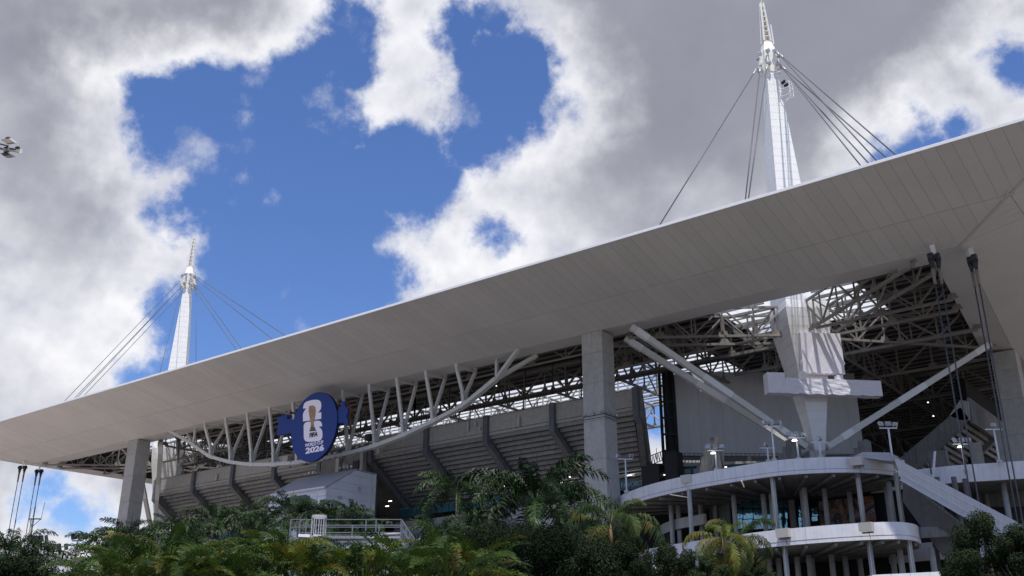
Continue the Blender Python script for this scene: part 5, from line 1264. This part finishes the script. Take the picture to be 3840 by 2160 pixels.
p = LP(275, 2110, 148); MB().tube((p.x, p.y, 0), (p.x, p.y, p.z+2), .2, n=8).build('post', 'pole_white', lrp)
for X in (0, 1, 2): 
    a = LP(150+X*60, 2140, 150.5); MB().tube((a.x, a.y, 0), a, .4, n=10).build('round_column', 'concrete', lrp)

# ------------------------------------------------------------------ vegetation
def rv0(r, p): return r.uniform(-1, 1)*p
def frond_mesh(name, mname, Lf=3.4, n=34, leaf=.62, rise=.9, droop=1.9, vang=.55, sag=.5, wid=.045, twist=0, seed=1, plume=0, stem=.16):
    """a feather leaf: arching rachis with paired tapered leaflets; grows along +X, up +Z"""
    rnd = random.Random(seed); m_ = MB(); pts = []; p = Vector((0, 0, 0)); ang = rise
    NSg = 16
    for i in range(NSg+1):
        pts.append(p.copy()); t = i/NSg; p = p+Vector((cos(ang), 0, sin(ang)))*(Lf/NSg); ang -= droop/NSg*(.35+1.3*t)
    def at(t):
        f = min(t, .9999)*NSg; i = int(f); a = pts[i]; b = pts[i+1]; return a.lerp(b, f-i), (b-a).normalized()
    for i in range(NSg):
        r0 = .035*(1-i/NSg)+.008; r1 = .035*(1-(i+1)/NSg)+.008; a, b = pts[i], pts[i+1]
        m_.add([a+Vector((0, r0, 0)), a-Vector((0, r0, 0)), b-Vector((0, r1, 0)), b+Vector((0, r1, 0))], [(0, 1, 2, 3)])
    for k in range(n):
        t = stem+(1-stem)*(k+rnd.uniform(-.2, .2))/(n-1); t = min(.995, max(stem, t)); c, d = at(t); ll = leaf*(sin(pi*(.12+.83*t))**.6)*rnd.uniform(.85, 1.1)
        if t > .9: ll *= .8
        up = Vector((0, 1, 0)).cross(d)*-1
        up = up if up.z > 0 else -up
        for s_ in (-1, 1):
            va = vang+rnd.uniform(-.25, .25)+rv0(rnd, plume)
            fwd = .75+.35*t
            dirv = (Vector((0, s_, 0))*cos(va)+up*sin(va)+d*fwd).normalized()
            mid = c+dirv*ll*.55; tip = c+dirv*ll*.9+Vector((0, 0, -1))*ll*sag*rnd.uniform(.6, 1.2)
            wv = d*wid*rnd.uniform(.8, 1.2)
            m_.add([c-wv*.4, c+wv*.4, mid+wv, mid-wv, tip], [(0, 1, 2, 3), (3, 2, 4)])
    me = bpy.data.meshes.new(name); me.from_pydata([tuple(v) for v in m_.v], [], m_.f); me.materials.append(MT[mname]); return me
FRO = {
 'royal': [frond_mesh('royal_frond', 'royal_leaf', 4.0, 50, .85, .9+.08*i, 1.35+.25*i, .3, .42, .045, seed=10+i, plume=.7) for i in range(3)],
 'coconut': [frond_mesh('coconut_frond', 'coconut_leaf', 4.2, 46, .95, .9, 1.9+.2*i, .05, .75, .045, seed=20+i) for i in range(3)],
 'coconut_dark': [frond_mesh('coconut_frond', 'coconut_dark_leaf', 4.4, 48, 1.0, .9, 1.9+.2*i, .05, .8, .05, seed=24+i) for i in range(3)],
 'areca': [frond_mesh('areca_frond', 'areca_leaf' if i % 3 else 'areca_green_leaf', 3.1, 34, .60, 1.2, 1.45+.25*i, .5, .3, .034, seed=30+i, stem=.3) for i in range(4)],
 'areca_green': [frond_mesh('areca_frond', 'areca_green_leaf', 3.1, 34, .60, 1.2, 1.4+.25*i, .5, .3, .034, seed=40+i, stem=.3) for i in range(3)],
}
rv_ = random.Random(99)
def palm(kind, base, H, size, nf, label, cat='palm tree', group=None, trunk=True, lean=(0, 0), spear=True, low=-.55, tm='trunk_grey', name='palm_tree'):
    base = Vector(base); t = thing(name, label, cat, base, group)
    top = Vector((lean[0], lean[1], H))
    if trunk:
        m_ = MB(); pr_ = .2*size
        for i in range(6):
            a = Vector((lean[0]*(i/6)**1.5, lean[1]*(i/6)**1.5, H*i/6)); b = Vector((lean[0]*((i+1)/6)**1.5, lean[1]*((i+1)/6)**1.5, H*(i+1)/6))
            m_.tube(base+a, base+b, pr_*(1.1-.08*i), pr_*(1.02-.08*i), n=9)
        m_.build('trunk', tm, t, smooth=True)
    ga = rv_.uniform(0, 6.28)
    for k in range(nf):
        u = k/(nf-1); el = 1.15-(1.15-low)*u**.85+rv_.uniform(-.12, .12); az = ga+k*2.39996+rv_.uniform(-.25, .25)
        me = rv_.choice(FRO[kind]); s_ = size*rv_.uniform(.82, 1.12)*(1-.25*(1-u)**4)
        # the frond mesh rises at .9 rad; pitch it about its own Y axis
        o = link_mesh('frond', me, t, top+Vector((cos(az), sin(az), 0))*.12*size, (rv_.uniform(-.25, .25), .9-el, az), s_)
        o.rotation_mode = 'XYZ'
    if spear:
        m_ = MB().tube(base+top, base+top+Vector((.1, .05, 2.3*size)), .05*size, .01, n=5); m_.build('spear_leaf', 'areca_green_leaf', t)
    return t
def palm_at(kind, px_, py_, D, size, nf, label, **k):
    c = PD(px_, py_, D); return palm(kind, (c.x, c.y, 0), c.z, size, nf, label, **k)
GR = 'royal palms below the stadium'
ROY = [ # x, y of the crown centre, distance, size, label
 (30, 2085, 62, 1.0, 'dark feathery palm at the far left edge under the cables'),
 (115, 2110, 66, .75, 'dark feathery palm at lower left, second from the edge'),
 (395, 2080, 62, .8, 'palm with drooping fronds just left of the left concrete column'),
 (480, 2025, 66, .85, 'tall dark palm standing in front of the left concrete column'),
 (560, 2110, 60, 1.0, 'dark palm right of the left column foot, low in the row'),
 (640, 2005, 74, .8, 'bright topped palm under the left mast foot'),
 (700, 2030, 64, .8, 'dark palm below the left end of the upper stand'),
 (800, 1955, 70, .8, 'dark palm below the second bay of the upper stand'),
 (905, 1960, 72, .8, 'dark palm left of the white tower'),
 (985, 1985, 64, .75, 'dark palm overlapping the left corner of the white tower'),
 (1090, 1925, 72, .85, 'palm in front of the white tower windows'),
 (1180, 1935, 74, .8, 'palm in front of the middle of the white tower'),
 (1250, 1975, 70, .9, 'palm in front of the side wall of the white tower'),
 (1315, 1935, 72, .62, 'small upright palm against the white tower side wall'),
 (1350, 1985, 70, .7, 'small palm behind the platform railing'),
 (1655, 2015, 62, .72, 'feathery palm right of the platform stairs'),
 (1715, 1850, 72, 1.05, 'tall feathery palm left of the big royal palm, against the stand'),
 (1790, 1975, 68, .8, 'dark palm below the teal concourse band'),
 (2010, 1880, 66, 1.7, 'biggest dark royal palm crown, left of the tall concrete column'),
 (2150, 1975, 64, .75, 'palm between the royal palm crown and the concrete column foot')]
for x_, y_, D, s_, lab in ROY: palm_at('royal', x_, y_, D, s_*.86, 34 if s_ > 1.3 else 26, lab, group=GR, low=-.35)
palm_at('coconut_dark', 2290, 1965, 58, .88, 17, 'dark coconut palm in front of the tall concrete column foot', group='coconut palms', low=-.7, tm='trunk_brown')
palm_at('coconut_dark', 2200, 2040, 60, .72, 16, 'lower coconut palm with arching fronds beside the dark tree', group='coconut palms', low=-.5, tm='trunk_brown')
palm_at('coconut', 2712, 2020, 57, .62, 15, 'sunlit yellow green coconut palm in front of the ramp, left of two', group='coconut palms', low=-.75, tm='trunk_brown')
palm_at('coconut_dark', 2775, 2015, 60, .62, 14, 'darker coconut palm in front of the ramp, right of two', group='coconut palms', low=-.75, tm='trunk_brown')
yf = PD(400, 2030, 61.5); o = thing('fallen_frond', 'single bright yellow frond sticking out of the palm left of the column', 'palm frond', yf)
ymesh = frond_mesh('yellow_frond', 'yellow_frond', 1.9, 26, .45, .9, 1.2, .4, .4, .05, seed=5); link_mesh('frond', ymesh, o, (0, 0, 0), (.5, -.3, radians(150)), .55)
# areca hedge in the foreground
GA = 'areca palms in the foreground hedge'; ra_ = random.Random(4)
cl = []
for i in range(30):
    u = i/29; px_ = 400+u*1410; d_ = 44+ra_.uniform(-3, 3); py_ = 2125+ra_.uniform(-22, 22)-38*math.exp(-((px_-1000)/260)**2)-40*math.exp(-((px_-1500)/140)**2)+(25 if px_ < 560 else 0)+(62 if 1190 < px_ < 1450 else 0)+92+(60 if 1190 < px_ < 1470 else 0)-(10 if px_ > 1480 else 0)
    cl.append((px_, py_, d_))
for i in range(22):
    u = i/21; cl.append((430+u*1330+ra_.uniform(-20, 20), 2215+ra_.uniform(-15, 15), 38+ra_.uniform(-2, 2)))
WHERE = ((700, 'left of the low railing'), (960, 'below the left stand bays'), (1230, 'below the left part of the platform'), (1480, 'below the container wall'), (9999, 'right of the container'))
ORD = ['first', 'second', 'third', 'fourth', 'fifth', 'sixth', 'seventh', 'eighth', 'ninth', 'tenth', 'eleventh', 'twelfth']
cnt = {}
for ci, (px_, py_, d_) in enumerate(sorted(cl[:30])+sorted(cl[30:])):
    row = 'upper' if ci < 30 else 'front'; wh = next(w for lim_, w in WHERE if px_ < lim_); k_ = (row, wh); cnt[k_] = cnt.get(k_, -1)+1
    yel = ra_.random() < .68; lab = '%s areca palm, %s hedge row, %s %s' % ('yellow green' if yel else 'green', row, ORD[cnt[k_]], wh)
    palm_at('areca' if yel else 'areca_green', px_, py_, d_, ra_.uniform(.8, 1.1), 11, lab, cat='palm', group=GA, low=.3, spear=False, name='areca_palm')
# broadleaf trees
def tree(px_, py_, D, rad, label, mname='broad_leaf', n=9000, ls=.16, squash=.8, nl=26, seed=1, name='broadleaf_tree', cat='tree', group=None, H=None):
    c = PD(px_, py_, D); rnd = random.Random(seed); base = Vector((c.x, c.y, 0)); t = thing(name, label, cat, base, group)
    m_ = MB(); th = max(.8, c.z-rad*.5); m_.tube(base, base+Vector((0, 0, th)), .28, .18, n=9)
    cen = []
    for i in range(nl):
        a = rnd.uniform(0, 2*pi); z = rnd.uniform(-.75, 1); r = sqrt(max(0, 1-z*z))*rnd.uniform(.5, .95); p = Vector((cos(a)*r*rad, sin(a)*r*rad, z*rad*squash)); cen.append((c+p, rad*rnd.uniform(.22, .42)))
        if i % 2 == 0: m_.tube(base+Vector((0, 0, th*.8)), c+p*.9, .09, .03, n=5)
    m_.build('trunk', 'bark_dark', t, smooth=True)
    vs = []; fs = []
    for i in range(n):
        q, r = rnd.choice(cen); d = Vector((rnd.gauss(0, 1), rnd.gauss(0, 1), rnd.gauss(0, 1))).normalized(); p = q+d*r*(rnd.random()**.35)
        if rnd.random() < .03: p = q+d*r*rnd.uniform(1, 1.35)
        nn = (d+Vector((rnd.uniform(-.8, .8), rnd.uniform(-.8, .8), rnd.uniform(-.3, .9)))).normalized(); u = nn.cross(Vector((rnd.uniform(-1, 1), rnd.uniform(-1, 1), .3))).normalized(); v = nn.cross(u)
        s_ = ls*rnd.uniform(.6, 1.3); k = len(vs); vs += [p-u*s_, p-v*s_*.45, p+u*s_, p+v*s_*.45]; fs.append((k, k+1, k+2, k+3))
    me = bpy.data.meshes.new('crown'); o_ = ORG[t.name]; me.from_pydata([tuple(Vector(v)-o_) for v in vs], [], fs); me.materials.append(MT[mname])
    o = bpy.data.objects.new('crown', me); COL.objects.link(o); o.parent = t; return t
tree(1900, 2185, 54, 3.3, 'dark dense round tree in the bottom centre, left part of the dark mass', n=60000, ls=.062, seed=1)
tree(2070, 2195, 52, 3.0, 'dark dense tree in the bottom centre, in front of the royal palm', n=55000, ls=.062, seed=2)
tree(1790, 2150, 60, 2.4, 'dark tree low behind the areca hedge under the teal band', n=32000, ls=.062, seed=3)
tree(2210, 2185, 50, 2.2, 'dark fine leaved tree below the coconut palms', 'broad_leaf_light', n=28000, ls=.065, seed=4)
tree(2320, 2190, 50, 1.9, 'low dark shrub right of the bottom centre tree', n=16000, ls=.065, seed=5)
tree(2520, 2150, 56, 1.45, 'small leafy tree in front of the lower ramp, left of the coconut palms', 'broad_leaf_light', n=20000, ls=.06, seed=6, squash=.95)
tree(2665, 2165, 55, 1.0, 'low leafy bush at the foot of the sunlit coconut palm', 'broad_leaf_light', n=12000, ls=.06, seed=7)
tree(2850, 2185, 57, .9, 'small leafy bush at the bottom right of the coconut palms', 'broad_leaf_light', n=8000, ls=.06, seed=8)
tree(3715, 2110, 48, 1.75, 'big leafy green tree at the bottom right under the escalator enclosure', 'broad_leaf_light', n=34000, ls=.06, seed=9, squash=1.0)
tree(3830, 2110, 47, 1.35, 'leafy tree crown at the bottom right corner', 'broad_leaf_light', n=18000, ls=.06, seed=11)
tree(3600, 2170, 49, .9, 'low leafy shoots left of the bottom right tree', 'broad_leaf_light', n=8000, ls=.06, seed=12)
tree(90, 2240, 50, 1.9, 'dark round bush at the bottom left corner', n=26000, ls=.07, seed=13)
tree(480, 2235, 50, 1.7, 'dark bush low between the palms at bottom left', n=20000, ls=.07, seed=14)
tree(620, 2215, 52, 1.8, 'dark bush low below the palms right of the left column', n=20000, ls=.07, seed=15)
